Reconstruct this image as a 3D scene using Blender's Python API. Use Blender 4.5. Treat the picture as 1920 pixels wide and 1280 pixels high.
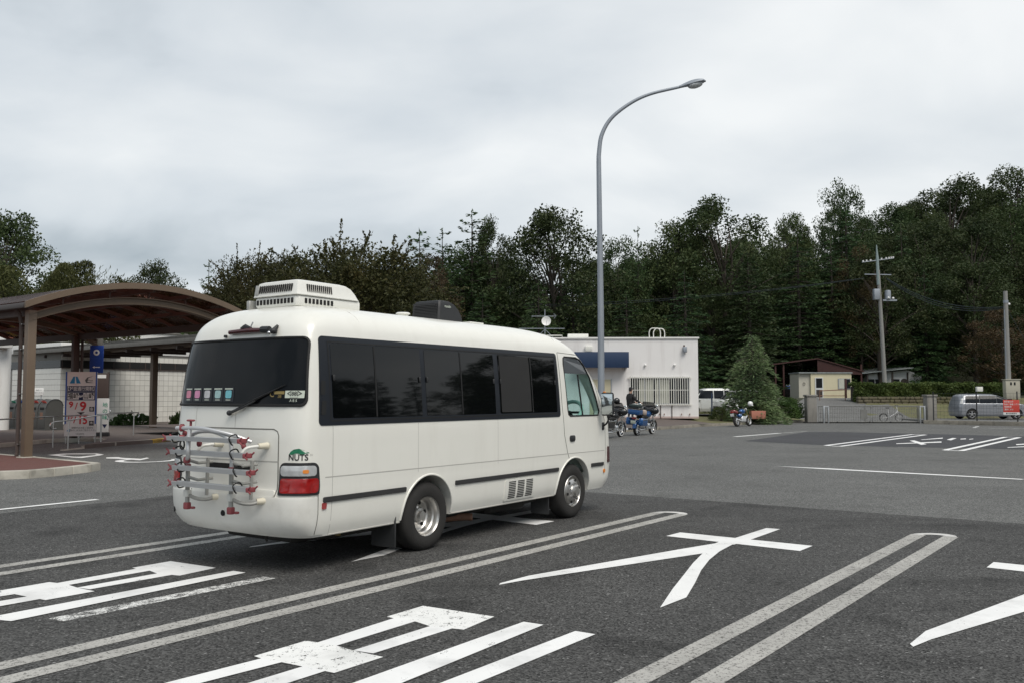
import bpy, bmesh, math, random
import numpy as np
from mathutils import Matrix, Vector, noise as mnoise
R = math.radians
PI = math.pi
scene = bpy.context.scene
for o in list(bpy.data.objects): bpy.data.objects.remove(o)

# ---------------------------------------------------------------- camera
cam_data = bpy.data.cameras.new('camera'); cam = bpy.data.objects.new('camera', cam_data)
scene.collection.objects.link(cam); scene.camera = cam
cam.location = (0, 0, 1.75); cam.rotation_euler = (R(90 + 3.503), 0, 0)
cam_data.sensor_width = 36; cam_data.lens = 30.94; cam_data.clip_start = .1; cam_data.clip_end = 3000

# ---------------------------------------------------------------- sky, sun, exposure
SUN_EL, SUN_AZ = R(54), R(148)          # azimuth clockwise from +Y
world = bpy.data.worlds.new('World'); scene.world = world; world.use_nodes = True
nt = world.node_tree; nt.nodes.clear()
def wn(t, **k):
    n = nt.nodes.new(t)
    for a, b in k.items(): setattr(n, a, b)
    return n
def wl(a, b): nt.links.new(a, b)
wout = wn('ShaderNodeOutputWorld'); bg = wn('ShaderNodeBackground'); bg.inputs[1].default_value = .1
wl(bg.outputs[0], wout.inputs[0])
sky = wn('ShaderNodeTexSky', sky_type='NISHITA', sun_disc=False, sun_elevation=SUN_EL, sun_rotation=SUN_AZ)
sky.air_density = 1.2; sky.dust_density = 2.5
tc = wn('ShaderNodeTexCoord'); sep = wn('ShaderNodeSeparateXYZ'); wl(tc.outputs['Generated'], sep.inputs[0])
def wmath(op, a, b=None):
    n = wn('ShaderNodeMath', operation=op)
    for i, v in enumerate((a, b)):
        if v is None: continue
        if isinstance(v, (int, float)): n.inputs[i].default_value = v
        else: wl(v, n.inputs[i])
    return n.outputs[0]
zz = wmath('ADD', wmath('ABSOLUTE', sep.outputs[2]), .40)
px = wmath('DIVIDE', sep.outputs[0], zz); py = wmath('DIVIDE', sep.outputs[1], zz)
comb = wn('ShaderNodeCombineXYZ'); wl(px, comb.inputs[0]); wl(py, comb.inputs[1])
def wnoise(scale, sx, sy, rot, loc, detail=6, rough=.55, dist=.4):
    m = wn('ShaderNodeMapping'); m.inputs['Scale'].default_value = (sx, sy, 1); m.inputs['Rotation'].default_value = (0, 0, rot)
    m.inputs['Location'].default_value = loc
    wl(comb.outputs[0], m.inputs[0]); n = wn('ShaderNodeTexNoise'); n.inputs['Scale'].default_value = scale
    n.inputs['Detail'].default_value = detail; n.inputs['Roughness'].default_value = rough; n.inputs['Distortion'].default_value = dist
    wl(m.outputs[0], n.inputs['Vector']); return n.outputs['Fac']
n1 = wnoise(1.0, .75, 1.0, R(-20), (1.5, 15.32, 4.86), 3, .5, .2)
n2 = wnoise(3.2, .7, 1.0, R(-25), (8.31, 18.9, 2.15), 5, .52, .3)
tot = wmath('ADD', wmath('MULTIPLY', n1, .77), wmath('MULTIPLY', n2, .23))
ramp = wn('ShaderNodeValToRGB'); wl(tot, ramp.inputs[0])
e = ramp.color_ramp.elements
e[0].position = .425; e[0].color = (.31, .355, .39, 1)
e[1].position = .615; e[1].color = (.72, .735, .735, 1)
x = ramp.color_ramp.elements.new(.50); x.color = (.525, .562, .59, 1)
scl = wn('ShaderNodeVectorMath', operation='SCALE'); wl(ramp.outputs[0], scl.inputs[0]); scl.inputs['Scale'].default_value = 8.2
mix = wn('ShaderNodeMix', data_type='RGBA'); mix.inputs['Factor'].default_value = .92
wl(sky.outputs[0], mix.inputs['A']); wl(scl.outputs[0], mix.inputs['B']); wl(mix.outputs['Result'], bg.inputs[0])
sun_data = bpy.data.lights.new('sun', 'SUN'); sun = bpy.data.objects.new('sun', sun_data); scene.collection.objects.link(sun)
sun_data.energy = 1.5; sun_data.angle = R(35); sun_data.color = (1, .94, .86)
sd = Vector((math.sin(SUN_AZ) * math.cos(SUN_EL), math.cos(SUN_AZ) * math.cos(SUN_EL), math.sin(SUN_EL)))
sun.rotation_euler = sd.to_track_quat('Z', 'Y').to_euler()
vs = scene.view_settings
vs.view_transform = 'Standard'; vs.look = 'None'; vs.gamma = 1; vs.use_curve_mapping = False; vs.exposure = .68
scene.cycles.use_denoising = True
scene.cycles.max_bounces = 8; scene.cycles.transparent_max_bounces = 12
scene.cycles.caustics_reflective = False; scene.cycles.caustics_refractive = False

# ---------------------------------------------------------------- helpers: objects
COL = scene.collection
def props(o, label=None, cat=None, group=None, kind=None):
    if label: o['label'] = label
    if cat: o['category'] = cat
    if group: o['group'] = group
    if kind: o['kind'] = kind
    return o
def thing(name, label, cat, loc=(0, 0, 0), rz=0, group=None, scale=None):
    o = bpy.data.objects.new(name, None); COL.objects.link(o); o.location = loc; o.rotation_euler = (0, 0, rz)
    o.empty_display_size = .2
    if scale: o.scale = scale
    return props(o, label, cat, group)
def link(name, me, parent=None):
    o = bpy.data.objects.new(name, me); COL.objects.link(o)
    if parent: o.parent = parent
    return o
def copy_tree(o, parent=None):
    c = o.copy(); COL.objects.link(c); c.parent = parent
    for ch in o.children: copy_tree(ch, c)
    return c
def bez(pts, n=8):
    """smooth (Catmull-Rom) polyline through pts"""
    P = [Vector(p) for p in pts]; out = []
    for i in range(len(P) - 1):
        a = P[i - 1] if i else P[0] * 2 - P[1]; b, c = P[i], P[i + 1]
        d = P[i + 2] if i + 2 < len(P) else P[-1] * 2 - P[-2]
        for k in range(n):
            t = k / n
            out.append(.5 * ((2 * b) + (c - a) * t + (2 * a - 5 * b + 4 * c - d) * t * t + (3 * b - a - 3 * c + d) * t ** 3))
    out.append(P[-1]); return out
class MB:
    def __init__(s, m=None): s.v = []; s.f = []; s.M = m
    def add(s, vs, fs):
        n = len(s.v)
        s.v += [tuple(s.M @ Vector(p)) if s.M else tuple(p) for p in vs]
        s.f += [tuple(i + n for i in f) for f in fs]; return s
    def box(s, c, d, rz=0, bev=0, taper=(1, 1), rx=0, ry=0):
        hx, hy, hz = d[0] / 2, d[1] / 2, d[2] / 2
        m = Matrix.Translation(c) @ Matrix.Rotation(rz, 4, 'Z') @ Matrix.Rotation(ry, 4, 'Y') @ Matrix.Rotation(rx, 4, 'X')
        tx, ty = taper
        if not bev:
            v = [(-hx, -hy, -hz), (hx, -hy, -hz), (hx, hy, -hz), (-hx, hy, -hz), (-hx * tx, -hy * ty, hz), (hx * tx, -hy * ty, hz), (hx * tx, hy * ty, hz), (-hx * tx, hy * ty, hz)]
            f = [(3, 2, 1, 0), (4, 5, 6, 7), (0, 1, 5, 4), (1, 2, 6, 5), (2, 3, 7, 6), (3, 0, 4, 7)]
            return s.add([m @ Vector(p) for p in v], f)
        b = min(bev, hx * .95, hy * .95, hz * .95); rings = []
        def ring(z, ins, k):
            ax, ay = (hx * (1 + (tx - 1) * k)) - ins, (hy * (1 + (ty - 1) * k)) - ins
            return [(-ax + b, -ay, z), (ax - b, -ay, z), (ax, -ay + b, z), (ax, ay - b, z), (ax - b, ay, z), (-ax + b, ay, z), (-ax, ay - b, z), (-ax, -ay + b, z)]
        i = b * .3
        rings = [ring(-hz, b * .9, 0), ring(-hz + i, i, 0), ring(-hz + b, 0, 0), ring(hz - b, 0, 1), ring(hz - i, i, 1), ring(hz, b * .9, 1)]
        v = [p for r in rings for p in r]; f = [tuple(range(7, -1, -1)), tuple(range(40, 48))]
        for k in range(5):
            for j in range(8): f.append((k * 8 + j, k * 8 + (j + 1) % 8, k * 8 + 8 + (j + 1) % 8, k * 8 + 8 + j))
        return s.add([m @ Vector(p) for p in v], f)
    def tube(s, path, r, n=8, closed=False, caps=True, flat=1.0):
        P = [Vector(p) for p in path]; N = len(P)
        rs = r if isinstance(r, (list, tuple)) else [r] * N
        up = None; vs = []; fs = []
        for i in range(N):
            if closed: t = P[(i + 1) % N] - P[i - 1]
            else: t = P[min(i + 1, N - 1)] - P[max(i - 1, 0)]
            if t.length < 1e-9: t = Vector((0, 0, 1))
            t.normalize()
            if up is None:
                up = Vector((0, 0, 1)) if abs(t.z) < .9 else Vector((1, 0, 0))
            up = up - t * up.dot(t)
            if up.length < 1e-6: up = t.orthogonal()
            up.normalize(); sd_ = t.cross(up)
            for k in range(n):
                a = 2 * PI * k / n
                vs.append(P[i] + (up * math.cos(a) * flat + sd_ * math.sin(a)) * rs[i])
        M = N if closed else N - 1
        for i in range(M):
            for k in range(n):
                a = i * n + k; b = i * n + (k + 1) % n; c = ((i + 1) % N) * n + (k + 1) % n; d = ((i + 1) % N) * n + k
                fs.append((a, b, c, d))
        if caps and not closed:
            fs.append(tuple(range(n - 1, -1, -1))); fs.append(tuple((N - 1) * n + k for k in range(n)))
        return s.add(vs, fs)
    def cyl(s, p0, p1, r0, r1=None, n=12): return s.tube([p0, p1], [r0, r0 if r1 is None else r1], n)
    def lathe(s, prof, c=(0, 0, 0), axis='Z', n=20, a0=0, a1=2 * PI):
        """prof: (radius, height) along axis"""
        full = abs(a1 - a0 - 2 * PI) < 1e-6; m = n if full else n + 1; vs = []; fs = []
        for r, h in prof:
            for k in range(m):
                a = a0 + (a1 - a0) * k / n; x_, y_ = r * math.cos(a), r * math.sin(a)
                p = {'Z': (x_, y_, h), 'Y': (x_, h, y_), 'X': (h, x_, y_)}[axis]
                vs.append((p[0] + c[0], p[1] + c[1], p[2] + c[2]))
        for i in range(len(prof) - 1):
            for k in range(n):
                b = (k + 1) % m if full else k + 1
                fs.append((i * m + k, i * m + b, (i + 1) * m + b, (i + 1) * m + k))
        return s.add(vs, fs)
    def sphere(s, c, r, n=12, m=8):
        rx, ry, rz = (r, r, r) if isinstance(r, (int, float)) else r
        vs = [(c[0], c[1], c[2] - rz)]; fs = []
        for i in range(1, m):
            t = -PI / 2 + PI * i / m
            for k in range(n): vs.append((c[0] + rx * math.cos(t) * math.cos(2 * PI * k / n), c[1] + ry * math.cos(t) * math.sin(2 * PI * k / n), c[2] + rz * math.sin(t)))
        vs.append((c[0], c[1], c[2] + rz)); L = len(vs) - 1
        for k in range(n):
            fs.append((0, 1 + (k + 1) % n, 1 + k)); fs.append((L, L - n + k, L - n + (k + 1) % n))
        for i in range(m - 2):
            for k in range(n): a = 1 + i * n; fs.append((a + k, a + (k + 1) % n, a + n + (k + 1) % n, a + n + k))
        return s.add(vs, fs)
    def prism(s, poly, h0, h1, fn=lambda a, b, h: (a, b, h)):
        n = len(poly); vs = [fn(a, b, h0) for a, b in poly] + [fn(a, b, h1) for a, b in poly]
        fs = [tuple(range(n - 1, -1, -1)), tuple(range(n, 2 * n))] + [(i, (i + 1) % n, n + (i + 1) % n, n + i) for i in range(n)]
        return s.add(vs, fs)
    def sheet(s, poly, z): return s.add([(a, b, z) for a, b in poly], [tuple(range(len(poly)))])
    def grid(s, rows, closed=False):
        n = len(rows[0]); vs = [p for r in rows for p in r]; fs = []
        for i in range(len(rows) - 1):
            for k in range(n if closed else n - 1):
                b = (k + 1) % n; fs.append((i * n + k, i * n + b, (i + 1) * n + b, (i + 1) * n + k))
        return s.add(vs, fs)
    def mesh(s, name='m', mat_=None, smooth=35):
        me = bpy.data.meshes.new(name); me.from_pydata(s.v, [], s.f); finish(me, mat_, smooth); return me
    def build(s, name, mat_, parent=None, smooth=35): return link(name, s.mesh(name, mat_, smooth), parent)
def finish(me, mat_=None, smooth=35, fix=True):
    if fix:
        bm = bmesh.new(); bm.from_mesh(me); bmesh.ops.remove_doubles(bm, verts=bm.verts, dist=1e-5); bmesh.ops.recalc_face_normals(bm, faces=bm.faces); bm.to_mesh(me); bm.free()
    if smooth:
        me.shade_smooth(); me.set_sharp_from_angle(angle=R(smooth))
    if mat_:
        me.materials.clear(); me.materials.append(mat_)
    me.update(); return me
def boolean(o, cutters):
    for c in cutters:
        m = o.modifiers.new('b', 'BOOLEAN'); m.object = c; m.operation = 'DIFFERENCE'; m.solver = 'EXACT'
    bpy.context.view_layer.update()
    me = bpy.data.meshes.new_from_object(o.evaluated_get(bpy.context.evaluated_depsgraph_get()))
    o.modifiers.clear(); old = o.data; o.data = me
    for c in cutters: bpy.data.objects.remove(c)
    return o
def text_mesh(txt, size=1, bold=0, align='CENTER', fn=None, mat_=None, wscale=1.0):
    cu = bpy.data.curves.new('t', 'FONT'); cu.body = txt; cu.size = size; cu.align_x = align; cu.align_y = 'CENTER'; cu.offset = bold * size
    cu.resolution_u = 3
    ob = bpy.data.objects.new('t', cu); COL.objects.link(ob); bpy.context.view_layer.update()
    me = bpy.data.meshes.new_from_object(ob.evaluated_get(bpy.context.evaluated_depsgraph_get()))
    bpy.data.objects.remove(ob)
    for v in me.vertices:
        a = v.co.x * wscale, v.co.y
        v.co = fn(*a) if fn else (a[0], a[1], 0)
    me.materials.clear()
    if mat_: me.materials.append(mat_)
    me.update(); return me
def rebase(o, p):
    p = Vector(p); o.location = p
    for c in o.children: c.location = c.location - p
def jit(a): return random.uniform(-a, a)

# ---------------------------------------------------------------- helpers: materials
def mat(name, col, rough=.6, metal=0, var=.12, ns=3.0, bump=0, bs=40, spec=.5, coat=0, stain=0, stain_col=(.1, .08, .06), ss=1.2, streak=0, rand=0, trans=0):
    m = bpy.data.materials.new(name); m.use_nodes = True; t = m.node_tree; b = t.nodes['Principled BSDF']
    L = t.links.new
    def N(ty, **k):
        n = t.nodes.new(ty)
        for a, v in k.items(): setattr(n, a, v)
        return n
    b.inputs['Roughness'].default_value = rough; b.inputs['Metallic'].default_value = metal
    b.inputs['Specular IOR Level'].default_value = spec; b.inputs['Coat Weight'].default_value = coat; b.inputs['Coat Roughness'].default_value = .08
    tcn = N('ShaderNodeTexCoord'); src = None
    no = N('ShaderNodeTexNoise'); no.inputs['Scale'].default_value = ns; no.inputs['Detail'].default_value = 6; L(tcn.outputs['Object'], no.inputs['Vector'])
    mx = N('ShaderNodeMix', data_type='RGBA'); L(no.outputs['Fac'], mx.inputs['Factor'])
    mx.inputs['A'].default_value = tuple(max(0, c * (1 - var)) for c in col) + (1,); mx.inputs['B'].default_value = tuple(min(1, c * (1 + var)) for c in col) + (1,)
    src = mx.outputs['Result']
    if stain or streak:
        mp = N('ShaderNodeMapping'); L(tcn.outputs['Object'], mp.inputs[0])
        mp.inputs['Scale'].default_value = (1, 1, .12) if streak else (1, 1, 1)
        n2_ = N('ShaderNodeTexNoise'); n2_.inputs['Scale'].default_value = ss * (5 if streak else 1); n2_.inputs['Detail'].default_value = 8; n2_.inputs['Roughness'].default_value = .65
        L(mp.outputs[0], n2_.inputs['Vector'])
        rp = N('ShaderNodeMapRange'); rp.inputs['From Min'].default_value = .5; rp.inputs['From Max'].default_value = .72; rp.inputs['To Max'].default_value = max(stain, streak)
        L(n2_.outputs['Fac'], rp.inputs['Value'])
        m2 = N('ShaderNodeMix', data_type='RGBA'); L(rp.outputs[0], m2.inputs['Factor']); L(src, m2.inputs['A']); m2.inputs['B'].default_value = tuple(stain_col) + (1,); src = m2.outputs['Result']
    if rand:
        oi = N('ShaderNodeObjectInfo'); hs = N('ShaderNodeHueSaturation'); mr = N('ShaderNodeMapRange'); mr.inputs['To Min'].default_value = 1 - rand; mr.inputs['To Max'].default_value = 1 + rand
        L(oi.outputs['Random'], mr.inputs['Value']); L(mr.outputs[0], hs.inputs['Value']); L(src, hs.inputs['Color']); src = hs.outputs['Color']
    L(src, b.inputs['Base Color'])
    if bump:
        nb = N('ShaderNodeTexNoise'); nb.inputs['Scale'].default_value = bs; nb.inputs['Detail'].default_value = 4; L(tcn.outputs['Object'], nb.inputs['Vector'])
        bp = N('ShaderNodeBump'); bp.inputs['Strength'].default_value = bump; bp.inputs['Distance'].default_value = .02; L(nb.outputs['Fac'], bp.inputs['Height']); L(bp.outputs[0], b.inputs['Normal'])
    return m
def asphalt(name, col, speck=.5, tone=.18, patchy=0):
    m = mat(name, col, .88, var=0, spec=.25); t = m.node_tree; b = t.nodes['Principled BSDF']; L = t.links.new
    tcn = [n for n in t.nodes if n.type == 'TEX_COORD'][0]
    def noise_(s, d=4, r=.6):
        n = t.nodes.new('ShaderNodeTexNoise'); n.inputs['Scale'].default_value = s; n.inputs['Detail'].default_value = d; n.inputs['Roughness'].default_value = r; L(tcn.outputs['Object'], n.inputs['Vector']); return n.outputs['Fac']
    def rng(f, a, b_, c, d):
        n = t.nodes.new('ShaderNodeMapRange'); L(f, n.inputs['Value'])
        for i, v in enumerate((a, b_, c, d)): n.inputs[i + 1].default_value = v
        return n.outputs[0]
    def mul(a, b_):
        n = t.nodes.new('ShaderNodeMath'); n.operation = 'MULTIPLY'; L(a, n.inputs[0]); L(b_, n.inputs[1]); return n.outputs[0]
    v = t.nodes.new('ShaderNodeTexVoronoi'); v.inputs['Scale'].default_value = 75; L(tcn.outputs['Object'], v.inputs['Vector'])
    sepc = t.nodes.new('ShaderNodeSeparateColor'); L(v.outputs['Color'], sepc.inputs[0])
    agg = rng(sepc.outputs[0], 0, 1, 1 - speck, 1 + speck)
    bright = rng(sepc.outputs[1], .96, 1, 1, 1 + 2.4 * speck)
    f = mul(mul(agg, bright), rng(noise_(.35, 5), .3, .7, 1 - tone, 1 + tone))
    f = mul(f, rng(noise_(14, 5, .7), .25, .75, .8, 1.2))
    if patchy:
        f = mul(f, rng(noise_(4.5, 2, .5), .69, .75, 1, .66)); f = mul(f, rng(noise_(1.7, 6, .75), .62, .72, 1, 1.16))
        mp = t.nodes.new('ShaderNodeMapping'); mp.inputs['Rotation'].default_value = (0, 0, R(-54.5)); mp.inputs['Scale'].default_value = (.18, 1.3, 1); L(tcn.outputs['Object'], mp.inputs[0])
        ns_ = t.nodes.new('ShaderNodeTexNoise'); ns_.inputs['Scale'].default_value = 1.1; ns_.inputs['Detail'].default_value = 4; L(mp.outputs[0], ns_.inputs['Vector']); f = mul(f, rng(ns_.outputs['Fac'], .54, .70, 1, 1 - patchy * .8))
    if patchy: f = mul(f, rng(noise_(.9, 3, .5), .56, .68, 1, 1 - patchy))
    c = t.nodes.new('ShaderNodeVectorMath'); c.operation = 'SCALE'; c.inputs[0].default_value = col; L(f, c.inputs['Scale']); L(c.outputs[0], b.inputs['Base Color'])
    bp = t.nodes.new('ShaderNodeBump'); bp.inputs['Strength'].default_value = .6; bp.inputs['Distance'].default_value = .006; L(v.outputs['Distance'], bp.inputs['Height']); L(bp.outputs[0], b.inputs['Normal'])
    return m
def roadpaint(name, col, wear, scale=9, edge=.06, mottling=.12):
    """painted marking, worn away in spots so that the asphalt shows through"""
    m = mat(name, col, .7, var=mottling, ns=2.2, spec=.3, stain=.5, stain_col=tuple(c * .5 for c in col), ss=1.6); t = m.node_tree; L = t.links.new; b = t.nodes['Principled BSDF']
    tcn = [n for n in t.nodes if n.type == 'TEX_COORD'][0]; out = [n for n in t.nodes if n.type == 'OUTPUT_MATERIAL'][0]
    def noise_(s, d, r):
        n = t.nodes.new('ShaderNodeTexNoise'); n.inputs['Scale'].default_value = s; n.inputs['Detail'].default_value = d; n.inputs['Roughness'].default_value = r; L(tcn.outputs['Object'], n.inputs['Vector']); return n.outputs['Fac']
    a = t.nodes.new('ShaderNodeMath'); a.operation = 'ADD'; L(noise_(scale, 5, .7), a.inputs[0]); L(noise_(70, 3, .7), a.inputs[1])
    mr = t.nodes.new('ShaderNodeMapRange'); L(a.outputs[0], mr.inputs['Value']); mr.inputs['From Min'].default_value = 1.36 - wear; mr.inputs['From Max'].default_value = 1.36 - wear + edge; mr.inputs['To Max'].default_value = .92
    tr = t.nodes.new('ShaderNodeBsdfTransparent'); ms = t.nodes.new('ShaderNodeMixShader'); L(mr.outputs[0], ms.inputs[0]); L(b.outputs[0], ms.inputs[1]); L(tr.outputs[0], ms.inputs[2]); L(ms.outputs[0], out.inputs[0])
    return m
def glass(name, tint, alpha, rough=.02):
    """window glass: Fresnel reflection over a tinted see-through pane"""
    m = bpy.data.materials.new(name); m.use_nodes = True; t = m.node_tree; t.nodes.clear(); L = t.links.new
    out = t.nodes.new('ShaderNodeOutputMaterial'); tr = t.nodes.new('ShaderNodeBsdfTransparent'); tr.inputs[0].default_value = tuple(c * alpha for c in tint) + (1,)
    gl = t.nodes.new('ShaderNodeBsdfGlossy'); gl.inputs['Roughness'].default_value = rough; fr = t.nodes.new('ShaderNodeFresnel'); ge = t.nodes.new('ShaderNodeNewGeometry'); mi = t.nodes.new('ShaderNodeMapRange'); mi.inputs['To Min'].default_value = 1.5; mi.inputs['To Max'].default_value = 1 / 1.5; L(ge.outputs['Backfacing'], mi.inputs['Value']); L(mi.outputs[0], fr.inputs[0])
    ms = t.nodes.new('ShaderNodeMixShader'); L(fr.outputs[0], ms.inputs[0]); L(tr.outputs[0], ms.inputs[1]); L(gl.outputs[0], ms.inputs[2]); L(ms.outputs[0], out.inputs[0]); return m
def leafmat(name, cols, trans=.25, rough=.6, rand=.25):
    m = bpy.data.materials.new(name); m.use_nodes = True; t = m.node_tree; b = t.nodes['Principled BSDF']; L = t.links.new
    out = [n for n in t.nodes if n.type == 'OUTPUT_MATERIAL'][0]
    geo = t.nodes.new('ShaderNodeNewGeometry'); tcn = t.nodes.new('ShaderNodeTexCoord'); no = t.nodes.new('ShaderNodeTexNoise'); no.inputs['Scale'].default_value = .55; no.inputs['Detail'].default_value = 3; L(tcn.outputs['Object'], no.inputs['Vector'])
    ad = t.nodes.new('ShaderNodeMath'); ad.operation = 'MULTIPLY_ADD'; L(geo.outputs['Random Per Island'], ad.inputs[0]); ad.inputs[1].default_value = .5
    m2 = t.nodes.new('ShaderNodeMath'); m2.operation = 'MULTIPLY_ADD'; L(no.outputs['Fac'], m2.inputs[0]); m2.inputs[1].default_value = 1.6; m2.inputs[2].default_value = -.55; L(m2.outputs[0], ad.inputs[2])
    rp = t.nodes.new('ShaderNodeValToRGB'); L(ad.outputs[0], rp.inputs[0]); el = rp.color_ramp.elements
    for i, c in enumerate(cols):
        p = i / (len(cols) - 1)
        if i == 0: q = el[0]
        elif i == len(cols) - 1: q = el[-1]
        else: q = el.new(p)
        q.position = p; q.color = tuple(c) + (1,)
    oi = t.nodes.new('ShaderNodeObjectInfo'); hs = t.nodes.new('ShaderNodeHueSaturation'); mr = t.nodes.new('ShaderNodeMapRange'); L(oi.outputs['Random'], mr.inputs['Value'])
    mr.inputs['To Min'].default_value = 1 - rand; mr.inputs['To Max'].default_value = 1 + rand; L(mr.outputs[0], hs.inputs['Value']); L(rp.outputs[0], hs.inputs['Color'])
    mh = t.nodes.new('ShaderNodeMapRange'); mm = t.nodes.new('ShaderNodeMath'); mm.operation = 'FRACT'; mk = t.nodes.new('ShaderNodeMath'); mk.operation = 'MULTIPLY'; mk.inputs[1].default_value = 7.31; L(oi.outputs['Random'], mk.inputs[0]); L(mk.outputs[0], mm.inputs[0]); L(mm.outputs[0], mh.inputs['Value'])
    mh.inputs['To Min'].default_value = .475; mh.inputs['To Max'].default_value = .515; L(mh.outputs[0], hs.inputs['Hue'])
    L(hs.outputs[0], b.inputs['Base Color']); b.inputs['Roughness'].default_value = rough; b.inputs['Specular IOR Level'].default_value = .25
    if trans:
        tl = t.nodes.new('ShaderNodeBsdfTranslucent'); L(hs.outputs[0], tl.inputs[0]); ms = t.nodes.new('ShaderNodeMixShader'); ms.inputs[0].default_value = trans; L(b.outputs[0], ms.inputs[1]); L(tl.outputs[0], ms.inputs[2]); L(ms.outputs[0], out.inputs[0])
    return m
MT = dict(
    lot=asphalt('asphalt_worn', (.124, .125, .121), .65, .14, .12), bay=asphalt('asphalt_dark', (.066, .0655, .064), .75, .2, .34),
    newpatch=asphalt('asphalt_new', (.062, .063, .068), .3, .1), road=asphalt('asphalt_drive', (.15, .15, .147), .4, .15),
    white=roadpaint('paint_white', (.80, .80, .79), .13, 5, .05), worn=roadpaint('paint_worn', (.41, .40, .375), .35, 30, .26, .3), oldcap=roadpaint('paint_cap', (.60, .59, .57), .20, 24, .2),
    faded=roadpaint('paint_faded', (.72, .72, .70), .44, 9, .16), chipped=roadpaint('paint_chipped', (.80, .80, .78), .22, 11, .03),
    body=mat('bus_paint', (.80, .795, .74), .3, var=.03, ns=1.4, coat=.35, streak=.13, stain_col=(.48, .46, .39), ss=.9), bumper=mat('bus_bumper', (.77, .765, .72), .38, var=.06, ns=3, stain=.4, stain_col=(.45, .43, .38), ss=2.2),
    seam=mat('seam', (.16, .155, .14), .8), crease=mat('seam_soft', (.45, .44, .41), .6), blackp=mat('black_plastic', (.022, .023, .025), .55), trim=mat('trim_rubber', (.035, .035, .036), .6, var=.25),
    frame=mat('window_band', (.014, .017, .023), .35, var=.1, spec=.3), pane=mat('privacy_glass', (.003, .0035, .004), .03, var=0, spec=.34), seal=mat('rubber_seal', (.008, .008, .008), .6),
    rglass=mat('rear_glass', (.008, .0095, .0115), .05, var=0, spec=.13),
    mesh_scr=mat('insect_screen', (.03, .03, .03), .7, spec=.2), tyre=mat('tyre_rubber', (.022, .021, .020), .85, var=.25, ns=8, bump=.2, bs=60), steel=mat('wheel_steel', (.60, .59, .57), .34, .9, var=.12, ns=6, stain=.22, stain_col=(.2, .15, .1), ss=9),
    chrome=mat('chrome', (.8, .8, .8), .12, 1, var=.05), alu=mat('aluminium', (.58, .59, .60), .42, .5, var=.08), alu_dull=mat('aluminium_dull', (.38, .38, .36), .5, .4, var=.2, ns=9), redp=mat('red_plastic', (.26, .06, .068), .6, var=.25, ns=12),
    cream=mat('cream_plastic', (.66, .62, .5), .5, var=.1), acwhite=mat('ac_plastic', (.74, .74, .70), .4, var=.06, stain=.2, stain_col=(.45, .42, .34), ss=3), dark=mat('dark_void', (.012, .012, .012), .9, var=0),
    redlens=mat('red_lens', (.30, .008, .008), .12, var=.5, ns=18, coat=.5), reddark=mat('dark_red_lens', (.06, .008, .01), .15, coat=.4), clear=mat('clear_lens', (.52, .54, .55), .18, .2, var=.3, ns=14, coat=.6), orange=mat('orange_lens', (.75, .25, .04), .3), chassis=mat('chassis', (.025, .024, .022), .8, var=.4),
    flap=mat('mud_flap', (.03, .032, .034), .6, var=.25), rust=mat('rusty_pipe', (.22, .12, .08), .7, var=.4, ns=12), cabglass=glass('cab_glass', (.80, .97, .95), .95), shade=mat('shade_band', (.09, .10, .11), .1, var=.03),
    cabin=mat('cabin_trim', (.28, .29, .28), .7), seatc=mat('seat_cloth', (.09, .10, .12), .9), teal=mat('teal_cover', (.42, .62, .56), .6), mirror=mat('mirror', (.7, .75, .75), .03, 1, var=0),
    ink=mat('black_ink', (.02, .02, .02), .6), green=mat('green_ink', (.01, .16, .08), .5), gold=mat('gold_ink', (.30, .22, .08), .4, .4), sticker=mat('sticker', (.55, .60, .52), .4),
)
# ================================================================ GROUND
TH = R(35.5); U = Vector((math.sin(TH), math.cos(TH), 0)); V = Vector((math.cos(TH), -math.sin(TH), 0))
def ss(a, b, x):
    t = max(0, min(1, (x - a) / (b - a))); return t * t * (3 - 2 * t)
def hill(x, y):
    return 1.5 * ss(60, 76, y) * ss(14, 21, x) + ss(82, 150, y) * (4 + 19 * ss(5, 62, x)) + 3 * ss(90, 140, y) * ss(-20, -60, x)
def structure(o): o['kind'] = 'structure'; return o
lot = structure(MB().sheet([(-1500, -1500), (1500, -1500), (1500, 1500), (-1500, 1500)], 0).build('parking_lot', MT['lot'], smooth=0))
c0 = Vector((-7.62, 13.22, 0)); p1 = Vector((1.81, 15.86, 0))
tt = (p1 - c0).dot(U); C = c0 + U * tt
A_, B_ = C - U * 32, C + V * 48
def ragged(a, b, n, amp):
    d = (b - a).normalized(); nn = Vector((-d.y, d.x, 0)); return [tuple((a.lerp(b, k / n) + nn * amp * mnoise.noise(Vector((k * .7, a.x, 0))) * 2)[:2]) for k in range(n)]
bay = structure(MB().sheet([tuple((B_ - U * 32)[:2])] + ragged(B_, C, 240, .035) + ragged(C, A_, 120, .035) + [tuple(A_[:2])], .004).build('bay_surface', MT['bay'], smooth=0))
patch = structure(MB().sheet([(14.21, 42.73), (15.3, 42.98), (18.93, 40.64), (21.19, 38.91), (30, 32), (22.5, 24.5), (16.71, 28.89), (15.76, 29.38), (11.12, 31.27), (8.97, 34.2), (11.5, 38.2)], .004).build('resurfaced_patch', MT['newpatch'], smooth=0))
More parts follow.
